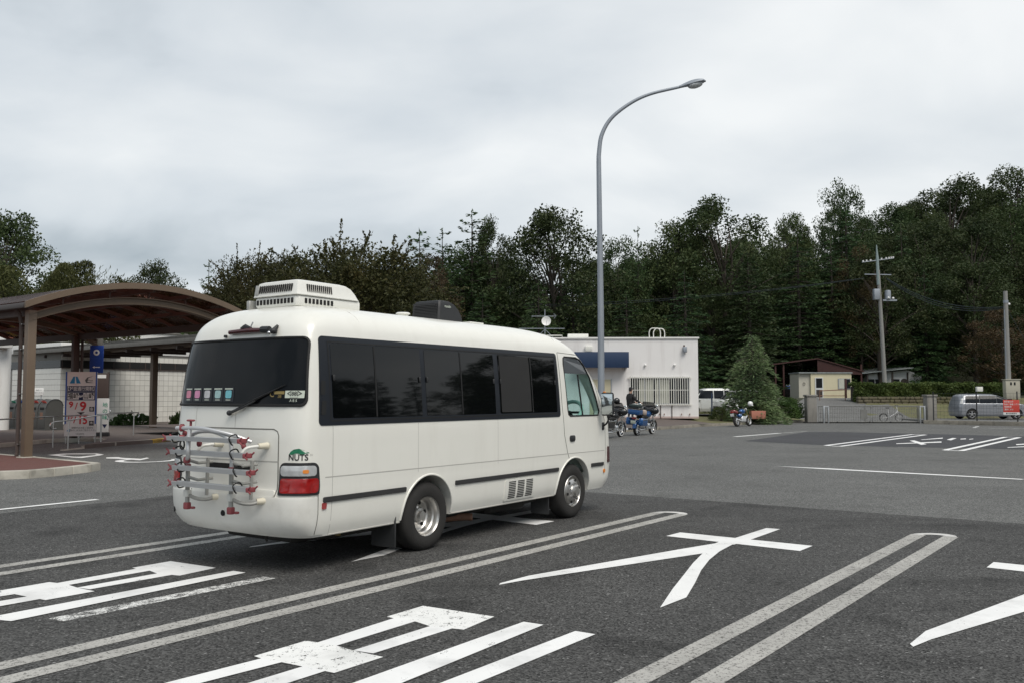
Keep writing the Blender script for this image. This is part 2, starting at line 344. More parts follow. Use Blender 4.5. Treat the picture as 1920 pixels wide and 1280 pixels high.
# ---- markings (painted sheets, parts of the bay surface or the lot)
PITCH = Vector((2.91, -2.01))
def mark(name, polys, m, parent, z=.008, off=(0, 0)):
    mb = MB()
    for i, p in enumerate(polys): mb.sheet([(a + off[0], b + off[1]) for a, b in p], z + i * .0006)
    return mb.build(name, m, parent, smooth=0)
def band(a, b, w):
    a, b = Vector(a), Vector(b); d = (b - a).normalized(); n = Vector((-d.y, d.x)) * w / 2
    return [tuple(a + n), tuple(a - n), tuple(b - n), tuple(b + n)]
def stall_pair(a1, b1, a2, b2, w=.17, m='worn', back=5.0):
    a1, b1, a2, b2 = map(Vector, (a1, b1, a2, b2))
    for a, b in ((a1, b1), (a2, b2)):
        d = (b - a).normalized(); mark('stall_line', [band(a - d * back, b, w)], MT[m], bay)
    mid = (b1 + b2) / 2; h = (b2 - b1) / 2; fwd = (b1 - a1).normalized(); outer = []; inner = []
    for k in range(13):
        t = PI * k / 12; c, s = math.cos(t), math.sin(t)
        outer.append(tuple(mid - h * c * 1.36 + fwd * s * .23 - fwd * .03)); inner.append(tuple(mid - h * c * .72 + fwd * s * .08 - fwd * .03))
    mb = MB()
    for k in range(12): mb.sheet([outer[k], outer[k + 1], inner[k + 1], inner[k]], .0094)
    mb.build('stall_line_end', MT['oldcap'], bay, smooth=0)
stall_pair((-5.24, 9.14), (-.70, 15.38), (-5.02, 8.76), (-.38, 15.24))
stall_pair((-3.31, 5.8), (2.2, 13.30), (-3.13, 5.50), (2.52, 13.12))
stall_pair((.77, 5.53), (5.12, 11.21), (1.23, 5.53), (5.45, 11.05))
stall_pair((3.68, 3.52), (8.03, 9.20), (4.14, 3.52), (8.36, 9.04))
DAI = [[(1.92, 11.09), (2.15, 11.38), (3.5, 10.37), (3.24, 10.03)], [(3.36, 11.75), (3.51, 11.65), (2.95, 10.88), (2.61, 10.46), (2.4, 10.4), (2.56, 10.68), (2.7, 10.88)], [(2.63, 10.53), (2.29, 9.93), (2.11, 9.87), (0.1, 8.44), (-0.12, 8.25), (-0.11, 8.32), (0.16, 8.66), (1.95, 10.17), (2.4, 10.53), (2.55, 10.76)], [(2.64, 10.57), (2.33, 10.0), (2.1, 9.49), (1.89, 8.92), (1.71, 8.34), (1.51, 7.74), (1.22, 7.37), (1.45, 8.07), (1.66, 8.66), (1.89, 9.31), (2.11, 9.87), (2.4, 10.42)]]
GATA = [[(-0.99, 7.08), (-0.74, 7.44), (-0.14, 7.08), (-0.36, 6.69), (-0.62, 6.79), (-0.75, 6.93), (-0.92, 7.02)], [(-0.92, 7.04), (-0.75, 6.93), (-1.23, 6.26), (-1.38, 6.34)], [(-0.62, 6.79), (-0.45, 6.72), (-0.94, 6.08), (-1.09, 6.15)], [(-1.73, 6.02), (-1.47, 6.39), (-1.38, 6.35), (-1.23, 6.27), (-1.09, 6.15), (-0.86, 6.0), (-1.12, 5.66), (-1.52, 5.89), (-1.66, 5.96)], [(-1.66, 5.97), (-1.5, 5.89), (-2.17, 5.16), (-2.34, 5.2)], [(-1.34, 5.8), (-1.18, 5.7), (-1.56, 5.2), (-1.75, 5.27)], [(0.09, 6.91), (0.24, 6.82), (-1.01, 4.95), (-1.28, 5.03)], [(0.47, 6.65), (0.61, 6.56), (-0.6, 4.95), (-0.77, 5.03)]]
for k in (-1, 0, 1):
    mark('painted_character', DAI, MT['white'], bay, off=PITCH * k)
    g = PITCH * k * (1.0 if k >= 0 else .985)
    mark('painted_character', GATA[:1] + GATA[3:4], MT['chipped'] if k == 0 else MT['white'], bay, off=g)
    mark('painted_character', GATA[1:3] + GATA[4:7], MT['white'], bay, off=g, z=.0085)
    mark('painted_character', GATA[7:], MT['faded'] if k < 0 else MT['white'], bay, off=g, z=.009)
mark('lane_line', [band((-9.4, 11.4), (-6.99, 14.97), .13)], MT['white'], lot)
mark('lane_line', [[(6.51, 22.06), (7.6, 21.35), (10.75, 18.60), (10.62, 18.48), (8.4, 20.3), (7.3, 21.25)]], MT['white'], lot)
mark('lane_line', [band((9.5, 37.75), (12.5, 41.3), .22)], MT['white'], lot)
mark('lane_line', [band((12.5, 41.3), (14.6, 43.7), .12)], MT['faded'], lot)
for a, b in (((25.07, 48.0), (26.88, 50.95)), ((25.72, 47.62), (28.8, 47.0))): mark('lane_line', [band(a, b, .2)], MT['faded'], lot)
for a1, b1, a2, b2 in (((11.03, 31.11), (18.19, 40.08), (11.30, 30.55), (18.52, 39.60)), ((13.89, 28.42), (20.97, 37.55), (14.25, 28.10), (21.32, 37.15)), ((17.3, 25.9), (24.3, 34.9), (17.65, 25.6), (24.65, 34.5))):
    for a, b in ((a1, b1), (a2, b2)): mark('stall_line', [band(a, b, .19)], MT['white'], patch)
    for a, b in ((a1, a2), (b1, b2)): mark('stall_line', [band(a, b, .2)], MT['white'], patch, z=.0092)
FAR = [[(14.11, 32.48), (16.44, 33.86), (16.05, 33.06), (13.95, 32.11)], [(15.5, 34.48), (15.78, 34.7), (14.97, 31.93), (14.6, 31.57)], [(16.28, 35.24), (17.96, 36.87), (17.61, 36.15), (16.23, 35.02)], [(17.26, 35.13), (18.24, 36.63), (18.3, 36.39), (17.23, 34.7)], [(18.21, 35.92), (18.62, 36.27), (18.26, 35.58), (17.93, 35.35)], [(18.45, 35.69), (18.8, 36.04), (18.56, 35.58), (18.22, 35.24)], [(16.82, 30.04), (18.3, 31.0), (17.9, 30.4), (16.69, 29.8)], [(18.18, 31.93), (19.3, 32.7), (18.9, 32.0), (17.9, 31.39)]]
mark('painted_character', FAR[:6], MT['white'], patch); mark('painted_character', FAR[6:], MT['white'], patch)
ao = [(-13.7, 26.09), (-13.57, 26.75), (-12.6, 26.85), (-12.14, 26.34), (-12.03, 25.85), (-12.06, 24.83), (-12.43, 25.01)]
ai = [(-13.38, 26.09), (-13.25, 26.39), (-12.5, 26.49), (-12.31, 26.24), (-12.27, 25.95), (-12.38, 25.33), (-12.55, 25.38)]
mark('painted_symbol', [[ao[k], ao[(k + 1) % 7], ai[(k + 1) % 7], ai[k]] for k in range(7)], MT['white'], lot)
wc = [[(-11.5, 25.1), (-11.22, 25.25), (-11.0, 24.98), (-10.29, 24.55), (-10.33, 25.05), (-10.15, 24.78), (-10.08, 24.0), (-11.0, 24.6), (-11.32, 24.7)]]
ring = []
for k in range(15):
    t = R(150 + 250 * k / 14); q = Vector((-9.85, 23.95)); d1 = Vector((math.cos(t) * .82, math.sin(t) * .82)); d2 = d1 * .74; ring.append((tuple(q + d1), tuple(q + d2)))
mark('painted_symbol', wc + [[ring[k][0], ring[k + 1][0], ring[k + 1][1], ring[k][1]] for k in range(14)], MT['white'], lot)
# ---- pavements and kerbs
MT['kerb'] = mat('kerb_concrete', (.40, .38, .33), .85, var=.2, ns=6, bump=.3, bs=30, stain=.6, stain_col=(.13, .12, .10), ss=2.5, rand=.15)
MT['kerb_old'] = mat('kerb_old', (.26, .24, .20), .9, var=.3, ns=9, bump=.5, bs=25, stain=.7, stain_col=(.07, .065, .055), ss=3, rand=.15)
MT['kerb_y'] = mat('kerb_yellow', (.62, .38, .05), .8, var=.2, ns=6, stain=.3)
MT['redpave'] = mat('red_paving', (.125, .052, .043), .85, var=.25, ns=5, bump=.3, bs=60, stain=.3, stain_col=(.10, .07, .06), ss=1.5)
MT['brownpave'] = mat('brown_paving', (.115, .092, .082), .85, var=.2, ns=3, bump=.2, bs=50, stain=.3, stain_col=(.08, .07, .065), ss=.6)
MT['earth'] = mat('earth_grass', (.12, .12, .05), .95, var=.5, ns=2.2, bump=.6, bs=12, stain=.7, stain_col=(.16, .12, .075), ss=.8)
MT['hill'] = mat('forest_floor', (.035, .04, .02), .95, var=.5, ns=.8, bump=.5, bs=5)
def pavement(name, poly, m, zf, t=.4):
    zf_ = zf if callable(zf) else (lambda x, y: zf)
    n = len(poly); vs = [(a, b, zf_(a, b)) for a, b in poly] + [(a, b, -t) for a, b in poly]
    return structure(MB().add(vs, [tuple(range(n))] + [(i, n + i, n + (i + 1) % n, (i + 1) % n) for i in range(n)]).build(name, MT[m], smooth=0))
def kerb(parent, pts, z, w, L, m, side=1, special=None, zf=None):
    P = [Vector(p) for p in pts]; seg = [(P[i + 1] - P[i]).length for i in range(len(P) - 1)]; tot_ = sum(seg)
    def at(s):
        for i, l in enumerate(seg):
            if s <= l or i == len(seg) - 1: return P[i] + (P[i + 1] - P[i]) * (s / l)
            s -= l
    n = max(1, round(tot_ / L))
    for k in range(n):
        a, b = at(tot_ * k / n), at(tot_ * (k + 1) / n); d = (b - a); l = d.length; d.normalize(); nn = Vector((-d.y, d.x)) * side
        c = (a + b) / 2 + nn * w / 2; zt = (zf(c.x, c.y) if zf else z) + .004 + jit(.003)
        mm = special[1] if special and special[0] == k else m
        MB().box((c.x, c.y, zt / 2 - .1), (l - .012, w, zt + .2), math.atan2(d.y, d.x), .015).build('kerb_stone', MT[mm], parent)
isl = pavement('red_pavement', [(-9.73, 20.38), (-9.95, 19.4), (-10.2, 18.82), (-10.72, 18.56), (-12.5, 18.2), (-24, 18.5), (-24, 31.5), (-12.35, 22.95), (-9.8, 20.95)], 'redpave', .166)
kerb(isl, [(-24, 18.46), (-12.5, 18.16), (-10.72, 18.52)], .17, .2, 1.0, 'kerb_old'); kerb(isl, [(-10.72, 18.52), (-10.2, 18.78), (-9.93, 19.35), (-9.69, 20.38), (-9.72, 20.95)], .17, .2, .62, 'kerb'); kerb(isl, [(-9.78, 21.0), (-12.35, 23.0), (-24, 31.55)], .17, .16, .9, 'kerb')
pav2 = pavement('brown_pavement', [(-14.15, 29.3), (-13.9, 31.0), (-13.38, 32.3), (-12.99, 34.2), (-10.3, 41), (-4, 50), (-10, 66), (-60, 66), (-60, 52), (-17.5, 29.6), (-17.35, 33.3), (-16.4, 34.5), (-15.2, 33.2)], 'brownpave', .13)
kerb(pav2, [(-14.25, 28.2), (-14.0, 31.0), (-13.38, 32.3), (-12.99, 34.2), (-10.3, 41), (-4, 50)], .135, .16, 1.15, 'kerb', 1, (4, 'kerb_y'), lambda x, y: .02 + .115 * ss(28, 31.5, y))
kerb(pav2, [(-15.2, 33.2), (-16.4, 34.5), (-17.35, 33.3), (-17.5, 29.6), (-30, 37.8)], .135, .16, 1.15, 'kerb')
pz = lambda x, y: .15 + .32 * ss(0, 9, (y - (45.39 + (x - 7.56) * 1.16)))
KR = [(-6, 29), (2, 38.8), (7.56, 45.39), (10.7, 50.0), (14.29, 53.78), (20.0, 59.0)]
def pave_grid():
    rows = []
    for i in range(25):
        t = i / 24 * (len(KR) - 1); k = min(int(t), len(KR) - 2); p = Vector(KR[k]).lerp(Vector(KR[k + 1]), t - k)
        if k >= len(KR) - 2 or k >= 3: d = Vector((-.35, 1))
        else: d = Vector((-.75, .66))
        rows.append([(p.x + d.x * s, p.y + d.y * s, .15 + .32 * ss(0, 9, s * 1.2)) for s in (0, 1, 2.5, 4, 6, 9, 14)])
    return rows
pr_ = pave_grid()
pav3 = structure(MB().grid([r for r in pr_[:17]]).build('brown_pavement', MT['brownpave'], smooth=60)); verge = structure(MB().grid([r for r in pr_[16:]]).build('grass_verge', MT['earth'], smooth=60))
kerb(pav3, KR[:4], .15, .17, 1.2, 'kerb_old'); kerb(verge, KR[3:], .15, .17, 1.2, 'kerb_old')
wallk = pavement('concrete_kerb_wall', [(25.6, 55.0), (29.53, 50.95), (40, 41), (60, 41), (60, 62), (27.2, 62), (27.0, 57.2)], 'road', .17)
kerb(wallk, [(25.54, 54.85), (29.53, 50.9), (40, 40.9)], .24, .22, 2.0, 'kerb_old')
# hillside terrain and the drive behind the gate
rows = []
for j in range(52):
    y = 59.5 + 4 * j
    rows.append([(x, y, hill(x, y) - (.12 if y < 61 else .03) + (.25 * mnoise.noise(Vector((x * .11, y * .11, 0))) if y > 72 else 0)) for x in range(-130, 171, 4)])
terrain = structure(MB().grid(rows).build('hillside', MT['hill'], smooth=60))
rows = []
for j in range(14):
    t = j / 13; y = 56.6 + t * 21; a, b = 18.8 + t * 5.5 + 1.5 * ss(.5, 1, t), 27.0 + 4.5 * t
    rows.append([(a + (b - a) * k / 8, y, hill(a + (b - a) * k / 8, y) + .06) for k in range(9)])
drive = structure(MB().grid(rows).build('driveway', MT['road'], smooth=60))
rows = []
for j in range(12):
    t = j / 11; y = 62 + t * 18
    rows.append([(x, y, hill(x, y) + .03 + .1 * mnoise.noise(Vector((x * .4, y * .4, 3)))) for x in range(26, 62, 3)])
bank = structure(MB().grid(rows).build('grass_bank', MT['earth'], smooth=60))
rows = []
for j in range(10):
    t = j / 9; y = 58.6 + t * 20
    rows.append([(x, y, hill(x, y) + .08 + (.42 * (1 - ss(60, 66, y))) * ss(21, 15, x) + .03 * mnoise.noise(Vector((x * .5, y * .5, 9)))) for x in (9, 11, 13, 15, 17, 18.4)])
structure(MB().grid(rows).build('parking_verge', MT['road'], smooth=60))
# ================================================================ CAMPER BUS
class Shell:
    """vehicle skin made of plan slices: rows (z, half width, rear x, front x, rear corner depth, front corner depth)"""
    def __init__(s, rows, sub=6, n=2.6, arc=10, ns=36, smooth=True):
        s.n = n; s.arc = arc; s.ns = ns; T = []
        for i in range(len(rows) - 1):
            a = rows[max(i - 1, 0)]; b = rows[i]; c = rows[i + 1]; d = rows[min(i + 2, len(rows) - 1)]
            for k in range(sub):
                t = k / sub
                if smooth: T.append([.5 * ((2 * q) + (r_ - p) * t + (2 * p - 5 * q + 4 * r_ - u) * t * t + (3 * q - p - 3 * r_ + u) * t ** 3) for p, q, r_, u in zip(a, b, c, d)])
                else: T.append([q + (r_ - q) * t for q, r_ in zip(b, c)])
        T.append(list(rows[-1])); s.T = T
        s.zs = np.array([r[0] for r in T]); s.A = np.array(T)
    def row(s, z): return [float(np.interp(z, s.zs, s.A[:, k])) for k in range(6)]
    def half(s, r):
        """outline of one half (y>=0) from rear centre to front centre"""
        z, W, xr, xf, ar, af = r; W = max(W, 0); pts = []; e = 2 / s.n
        for k in range(s.arc + 1):
            t = PI / 2 * k / s.arc; pts.append((xr + ar * (1 - max(0, math.cos(t)) ** e), W * math.sin(t) ** e))
        for k in range(1, s.ns):
            pts.append((xr + ar + (xf - af - xr - ar) * k / s.ns, W))
        for k in range(s.arc, -1, -1):
            t = PI / 2 * k / s.arc; pts.append((xf - af * (1 - max(0, math.cos(t)) ** e), W * math.sin(t) ** e))
        return pts
    def solid(s):
        mb = MB(); rows = []
        for r in s.T:
            h = s.half(r); rows.append([(x, y, r[0]) for x, y in h] + [(x, -y, r[0]) for x, y in h[-2:0:-1]])
        mb.grid(rows, True); n = len(rows[0]); L = len(rows)
        mb.f.append(tuple(range(n - 1, -1, -1)))
        if s.T[-1][1] > 1e-3: mb.f.append(tuple((L - 1) * n + k for k in range(n)))
        return mb
    def side(s, x, z, sg=-1, off=0):
        r = s.row(z); _, W, xr, xf, ar, af = r
        if x < xr + ar: d = min(1, (xr + ar - x) / ar)
        elif x > xf - af: d = min(1, (x - xf + af) / af)
        else: d = 0
        y = W * (1 - d ** s.n) ** (1 / s.n)
        dz = .02; W2 = s.row(z + dz)[1]; ny, nz = 1, -(W2 - W) / dz; l = math.hypot(ny, nz)
        return (x, sg * (y + off * ny / l), z + off * nz / l)
    def wrap(s, q, z, off=0):
        """point q metres round the outline from the rear centre (q>0 = right side, q<0 = left)"""
        h = s.half(s.row(z)); a = abs(q); sg = -1 if q >= 0 else 1; acc = 0
        for i in range(len(h) - 1):
            l = math.hypot(h[i + 1][0] - h[i][0], h[i + 1][1] - h[i][1])
            if acc + l >= a or i == len(h) - 2:
                t = (a - acc) / l if l else 0; x = h[i][0] + (h[i + 1][0] - h[i][0]) * t; y = h[i][1] + (h[i + 1][1] - h[i][1]) * t
                tx, ty = (h[i + 1][0] - h[i][0]) / l, (h[i + 1][1] - h[i][1]) / l
                return (x - ty * off, sg * (y + tx * off), z)
            acc += l
    def patch(s, fn, a0b, a1b, a0t, a1t, z0, z1, r=.03, off=.004, thick=.012, nc=14, rt=None, bulge=0):
        """rounded panel lying on the skin; fn(a, z, off)"""
        rt = r if rt is None else rt; H_ = z1 - z0; zs = []
        for k in range(6): zs.append(z0 + r * (1 - math.cos(PI / 2 * k / 5)))
        for k in range(1, 7): zs.append(z0 + r + (H_ - r - rt) * k / 7)
        for k in range(6): zs.append(z1 - rt * (1 - math.sin(PI / 2 * k / 5)))
        rows = []; sg = 1 if a1b >= a0b else -1
        for z in zs:
            t = (z - z0) / H_; a, b = a0b + (a0t - a0b) * t, a1b + (a1t - a1b) * t; ins = 0
            if z < z0 + r: ins = r - math.sqrt(max(0, r * r - (z0 + r - z) ** 2))
            elif z > z1 - rt: ins = rt - math.sqrt(max(0, rt * rt - (z - z1 + rt) ** 2))
            a += ins * sg; b -= ins * sg
            rows.append([(a + (b - a) * k / nc, z) for k in range(nc + 1)])
        mb = MB(); n = nc + 1; N = len(rows)
        top = [[fn(a, z, off + bulge * math.sin(PI * k / nc) * math.sin(PI * i / (N - 1))) for k, (a, z) in enumerate(rw)] for i, rw in enumerate(rows)]
        mb.grid(top)
        edge = [(0, k) for k in range(n)] + [(i, n - 1) for i in range(1, N)] + [(N - 1, k) for k in range(n - 2, -1, -1)] + [(i, 0) for i in range(N - 2, 0, -1)]
        mb.grid([[top[i][k] for i, k in edge], [fn(rows[i][k][0], rows[i][k][1], off - thick) for i, k in edge]], True)
        return mb
    def outline(s, fn, a0b, a1b, a0t, a1t, z0, z1, r, off):
        L_, R_ = [], []; H_ = z1 - z0
        zs = [z0 + r * (1 - math.cos(PI / 2 * k / 6)) for k in range(7)] + [z0 + r + (H_ - 2 * r) * k / 6 for k in range(1, 6)] + [z1 - r * (1 - math.sin(PI / 2 * k / 6)) for k in range(7)]
        for z in zs:
            t = (z - z0) / H_; a, b = a0b + (a0t - a0b) * t, a1b + (a1t - a1b) * t; ins = 0
            if z < z0 + r: ins = r - math.sqrt(max(0, r * r - (z0 + r - z) ** 2))
            elif z > z1 - r: ins = r - math.sqrt(max(0, r * r - (z - z1 + r) ** 2))
            L_.append((a + ins, z)); R_.append((b - ins, z))
        bot = [(L_[0][0] + (R_[0][0] - L_[0][0]) * k / 12, z0) for k in range(1, 12)]; top = [(R_[-1][0] + (L_[-1][0] - R_[-1][0]) * k / 12, z1) for k in range(1, 12)]
        return [fn(a, z, off) for a, z in bot + R_ + top + L_[::-1]]
    def strip(s, fn, pts, w=.006, off=.0015, h=.004):
        """thin line drawn on the skin through (a, z) points"""
        out = []
        for i in range(len(pts) - 1):
            (a, z), (b, y) = pts[i], pts[i + 1]; n = max(1, int(math.hypot(b - a, y - z) / .08))
            for k in range(n): out.append((a + (b - a) * k / n, z + (y - z) * k / n))
        out.append(pts[-1]); A = []; B = []
        for i, p in enumerate(out):
            q = out[min(i + 1, len(out) - 1)]; o_ = out[max(i - 1, 0)]; d = Vector((q[0] - o_[0], q[1] - o_[1])).normalized(); nx, nz = -d.y * w / 2, d.x * w / 2
            A.append(fn(p[0] + nx, p[1] + nz, off)); B.append(fn(p[0] - nx, p[1] - nz, off))
        return MB().grid([A, B])
ROWS = [(.36, .985, -1.88, 4.40, .28, .36), (.50, 1.025, -1.985, 4.48, .28, .36), (.70, 1.042, -2.01, 4.51, .28, .36), (.79, 1.047, -2.00, 4.51, .28, .36), (.86, 1.048, -1.985, 4.50, .28, .36), (.95, 1.05, -1.98, 4.49, .28, .36), (1.2, 1.05, -1.975, 4.47, .28, .36), (1.45, 1.046, -1.965, 4.43, .28, .37), (1.9, 1.015, -1.93, 4.16, .29, .40),
        (2.2, .985, -1.89, 3.88, .30, .44), (2.34, .965, -1.862, 3.72, .31, .48), (2.46, .935, -1.825, 3.54, .33, .52), (2.56, .865, -1.755, 3.33, .36, .55), (2.635, .745, -1.65, 3.08, .38, .6), (2.69, .565, -1.46, 2.76, .40, .6), (2.722, .31, -1.05, 2.4, .4, .5), (2.735, 0, -.5, 2.05, .3, .4)]
BS = Shell(ROWS, n=3.3)
bus = thing('camper_bus', 'white camper minibus with dark windows, roof air conditioner and rear bike rack', 'bus', (-1.797, 10.677, 0), R(55.236))
body = BS.solid().build('body', MT['body'], bus, smooth=0)
def cutter(mb, m): o = mb.build('c', m, None, 0); o.matrix_world = body_mw; return o
bpy.context.view_layer.update(); body_mw = body.matrix_world.copy()
arch = MT['dark']; cuts = []
for x, r, z in ((0, .435, .42), (3.22, .455, .41)):
    for sg in (-1, 1): cuts.append(cutter(MB().cyl((x, sg * .55, z), (x, sg * 1.2, z), r, n=40), arch))
inner = Shell([(.62, .96, 2.9, 4.38, .1, .3), (1.2, .98, 2.9, 4.36, .1, .3), (1.45, .975, 2.9, 4.31, .1, .31), (1.9, .945, 2.9, 4.04, .1, .34), (2.2, .905, 2.9, 3.75, .1, .38), (2.34, .87, 2.9, 3.58, .1, .36), (2.5, .74, 2.92, 3.32, .1, .28)], sub=3, ns=12)
cuts.append(cutter(inner.solid(), MT['cabin']))
DW = [(3.10, 1.46), (3.92, 1.46), (3.95, 1.52), (3.88, 1.72), (3.74, 2.02), (3.60, 2.20), (3.50, 2.275), (3.38, 2.305), (3.06, 2.305), (3.02, 2.28), (3.01, 2.2), (3.05, 1.55), (3.065, 1.48)]
def driver_prism(poly): return MB().prism(poly, -1.3, 1.3, lambda a, b, h: (a, h, b))
cuts.append(cutter(driver_prism(DW), MT['body']))
wsm = MB().prism([(-.84, 1.36), (.84, 1.36), (.74, 2.28), (-.74, 2.28)], 3.4, 4.8, lambda a, b, h: (h, a, b)); cuts.append(cutter(wsm, MT['body']))
boolean(body, cuts)
finish(body.data, None, 32)
side = lambda x, z, off=0: BS.side(x, z, -1, off)
sideL = lambda x, z, off=0: BS.side(x, z, 1, off)
rear = BS.wrap
def part(name, mb, m, parent=bus, smooth=35, label=None):
    o = mb.build(name, MT[m], parent, smooth)
    if label: o['label'] = label
    return o
# side window band, panes, sliders
for fn, sg in ((side, -1), (sideL, 1)):
    wb = part('window_band', BS.patch(fn, -1.69, 2.84, -1.64, 2.83, 1.455, 2.345, .045, .006, .012, 40), 'frame')
    if sg == 1: wb.name = 'window_band'
    for i, (a, m_, b) in enumerate(((-1.50, -.87, -.13), (-.05, .61, 1.29), (1.39, 2.14, 2.75))):
        pn = part('window_pane', BS.patch(fn, a, m_ + .012, a, m_ + .012, 1.525, 2.275, .02, .0085, .01, 10), 'pane', wb)
        pn2 = part('window_pane', BS.patch(fn, m_ - .012, b, m_ - .012, b, 1.525, 2.275, .02, .0105, .01, 10), 'pane', wb)
        part('window_divider', BS.strip(fn, [(m_, 1.53), (m_, 2.27)], .022, .012), 'seal', wb)
        if sg == -1:
            for c in (a + .02, b - .03):
                part('window_latch', MB().box(fn(c, 1.93, .02), (.03, .018, .06), 0, .006), 'blackp', wb)
    if sg == -1:
        part('insect_screen', BS.patch(fn, 1.42, 2.10, 1.42, 2.10, 1.54, 2.26, .015, .0125, .006, 10), 'mesh_scr', wb)
        for zc in (1.63, 1.83): part('band_vent', BS.patch(fn, -1.66, -1.60, -1.645, -1.585, zc - .07, zc + .07, .012, .010, .006, 3), 'seal', wb)
        pk = part('band_reveal', BS.strip(fn, [(-1.53, 1.50), (-1.53, 2.29), (2.78, 2.29), (2.78, 1.50), (-1.53, 1.50)], .014, .0085), 'seal', wb)
# driver and passenger door: glass, seams, handle
for fn, sg in ((side, -1), (sideL, 1)):
    dmb = MB(); cx = sum(p[0] for p in DW) / len(DW); cz = sum(p[1] for p in DW) / len(DW)
    ring_ = [fn(x, z, -.012) for x, z in DW]; dmb.add(ring_ + [fn(cx, cz, -.012)], [(i, (i + 1) % len(DW), len(DW)) for i in range(len(DW))])
    part('door_glass', dmb, 'cabglass', smooth=60)
    part('door_glass_seal', MB().tube([fn(x, z, -.002) for x, z in DW], .012, 6, closed=True), 'seal')
    part('door_glass_bar', MB().tube([fn(3.40, 2.06, -.006), fn(3.47, 1.47, -.006)], .012, 6), 'seal')
    shp = [(3.03, 2.07), (3.71, 2.07), (3.60, 2.195), (3.50, 2.27), (3.38, 2.298), (3.06, 2.298), (3.03, 2.27)]
    smb = MB(); smb.add([fn(x, z, -.006) for x, z in shp], [tuple(range(len(shp)))]); part('shade_band', smb, 'shade', smooth=0)
    part('door_seam', BS.strip(fn, [(2.88, 2.36), (2.90, 1.6), (2.94, 1.2), (3.02, .95), (3.07, .86)], .012), 'seam')
    part('door_seam', BS.strip(fn, [(2.88, 2.36), (3.45, 2.345), (3.62, 2.25), (3.86, 1.95), (4.07, 1.48), (4.12, 1.3), (4.13, .92), (4.12, .62)], .008), 'seam')
    part('door_handle', BS.patch(fn, 3.08, 3.22, 3.08, 3.22, 1.10, 1.185, .03, .014, .012, 6, bulge=.012), 'blackp')
    for a, b in ((-1.62, -.40), (.47, 2.78), (3.70, 4.07)): part('rub_strip', BS.patch(fn, a, b, a, b, .70, .752, .012, .014, .016, 20), 'trim')
    part('belt_crease_shade', BS.strip(fn, [(-1.60, .945), (4.10, .925)], .010), 'crease')  # shadow line of the belt crease, painted on as a grey strip
    part('panel_seam', BS.strip(fn, [(-1.50, 1.45), (-1.50, .37)], .006), 'crease'); part('panel_seam', BS.strip(fn, [(-1.70, .785), (-1.69, .6), (-1.70, .40)], .009, .016), 'seam')
    for xx in (-.2, 1.33): part('panel_seam', BS.strip(fn, [(xx, 1.45), (xx, .90)], .005), 'crease')
    part('side_marker', BS.patch(fn, -1.63, -1.575, -1.63, -1.575, .635, .695, .008, .012, .012, 4), 'redlens')
    part('indicator', BS.patch(fn, 4.075, 4.125, 4.075, 4.125, .59, .645, .02, .014, .012, 4), 'orange')
    # wheel arch lips
    for x, r, z in ((0, .435, .42), (3.22, .455, .41)):
        part('wheel_arch_lip', MB().tube([fn(x + math.cos(t) * (r + .004), max(.375, z + math.sin(t) * (r + .004)), .002) for t in [R(-4 + 188 * k / 24) for k in range(25)]], .012, 6), 'body')
# intake grille behind the front wheel arch
gp = part('intake_grille', BS.patch(side, 1.50, 2.21, 1.50, 2.21, .405, .675, .02, .010, .012, 12), 'body')
for cx_ in (1.655, 1.855, 2.055):
    for k in range(10): part('grille_slot', BS.patch(side, cx_ - .078, cx_ + .078, cx_ - .078, cx_ + .078, .435 + k * .0225, .448 + k * .0225, .004, .0125, .004, 3), 'dark', gp)
# roof seams
def roofline(x):
    pts = []
    for k in range(-30, 31):
        y = k / 30 * .9; zs = [z for z in np.linspace(2.2, 2.73, 60)]
        best = None
        for z in zs:
            if abs(y) <= abs(BS.side(x, z, 1)[1]): best = z
        if best: pts.append((x, y, best + .003))
    return pts
for xx in (-1.0, 2.9):
    rl = roofline(xx)
    if len(rl) > 3: part('roof_seam', MB().tube(rl, .0035, 5), 'crease')
part('roof_seam', MB().tube([(xx, -.62, 2.667) for xx in np.linspace(-.9, 2.4, 20)], .008, 5), 'crease')
part('roof_seam', MB().tube([(xx, .62, 2.667) for xx in np.linspace(-.9, 2.4, 20)], .008, 5), 'crease')
# rear window, stickers, wiper, brake lamp
rw = part('rear_window', BS.patch(rear, -1.06, 1.03, -.97, .97, 1.655, 2.325, .07, .008, .02, 30), 'rglass')
part('rear_window_seal', MB().tube(BS.outline(rear, -1.06, 1.03, -.97, .97, 1.655, 2.325, .07, .008), .015, 6, closed=True), 'seal', rw)
for i, (c, q) in enumerate(zip(((.62, .22, .32), (.60, .24, .40), (.50, .50, .52), (.34, .52, .52), (.16, .48, .55)), (.80, .625, .445, .265, .09))):
    q = -q; nm = 'sticker_%d' % i
    MT[nm] = mat(nm, c, .4, var=.3, ns=25)
    st = part('sticker', BS.patch(rear, q, q + .165, q, q + .165, 1.69, 1.835, .006, .012, .003, 3), 'frame', rw)
    part('sticker_picture', BS.patch(rear, q + .035, q + .13, q + .035, q + .13, 1.725, 1.805, .02, .015, .002, 3), nm, st)
    part('sticker_text', BS.patch(rear, q + .02, q + .145, q + .02, q + .145, 1.815, 1.827, .002, .015, .002, 2), 'sticker', st)
    part('sticker_text', BS.patch(rear, q + .045, q + .12, q + .045, q + .12, 1.703, 1.711, .002, .015, .002, 2), 'sticker', st)
def rear_text(txt, q0, z0, size, m, off=.016, bold=.02, align='CENTER', ws=1.0, parent=bus):
    me = text_mesh(txt, size, bold, align, lambda a, b: rear(q0 + a, z0 + b, off), MT[m], ws); return link('lettering', me, parent)
sb = part('sticker', BS.patch(rear, 0.800, 1.000, 0.800, 1.000, 1.728, 1.80, .004, .012, .003, 4), 'sticker', rw)
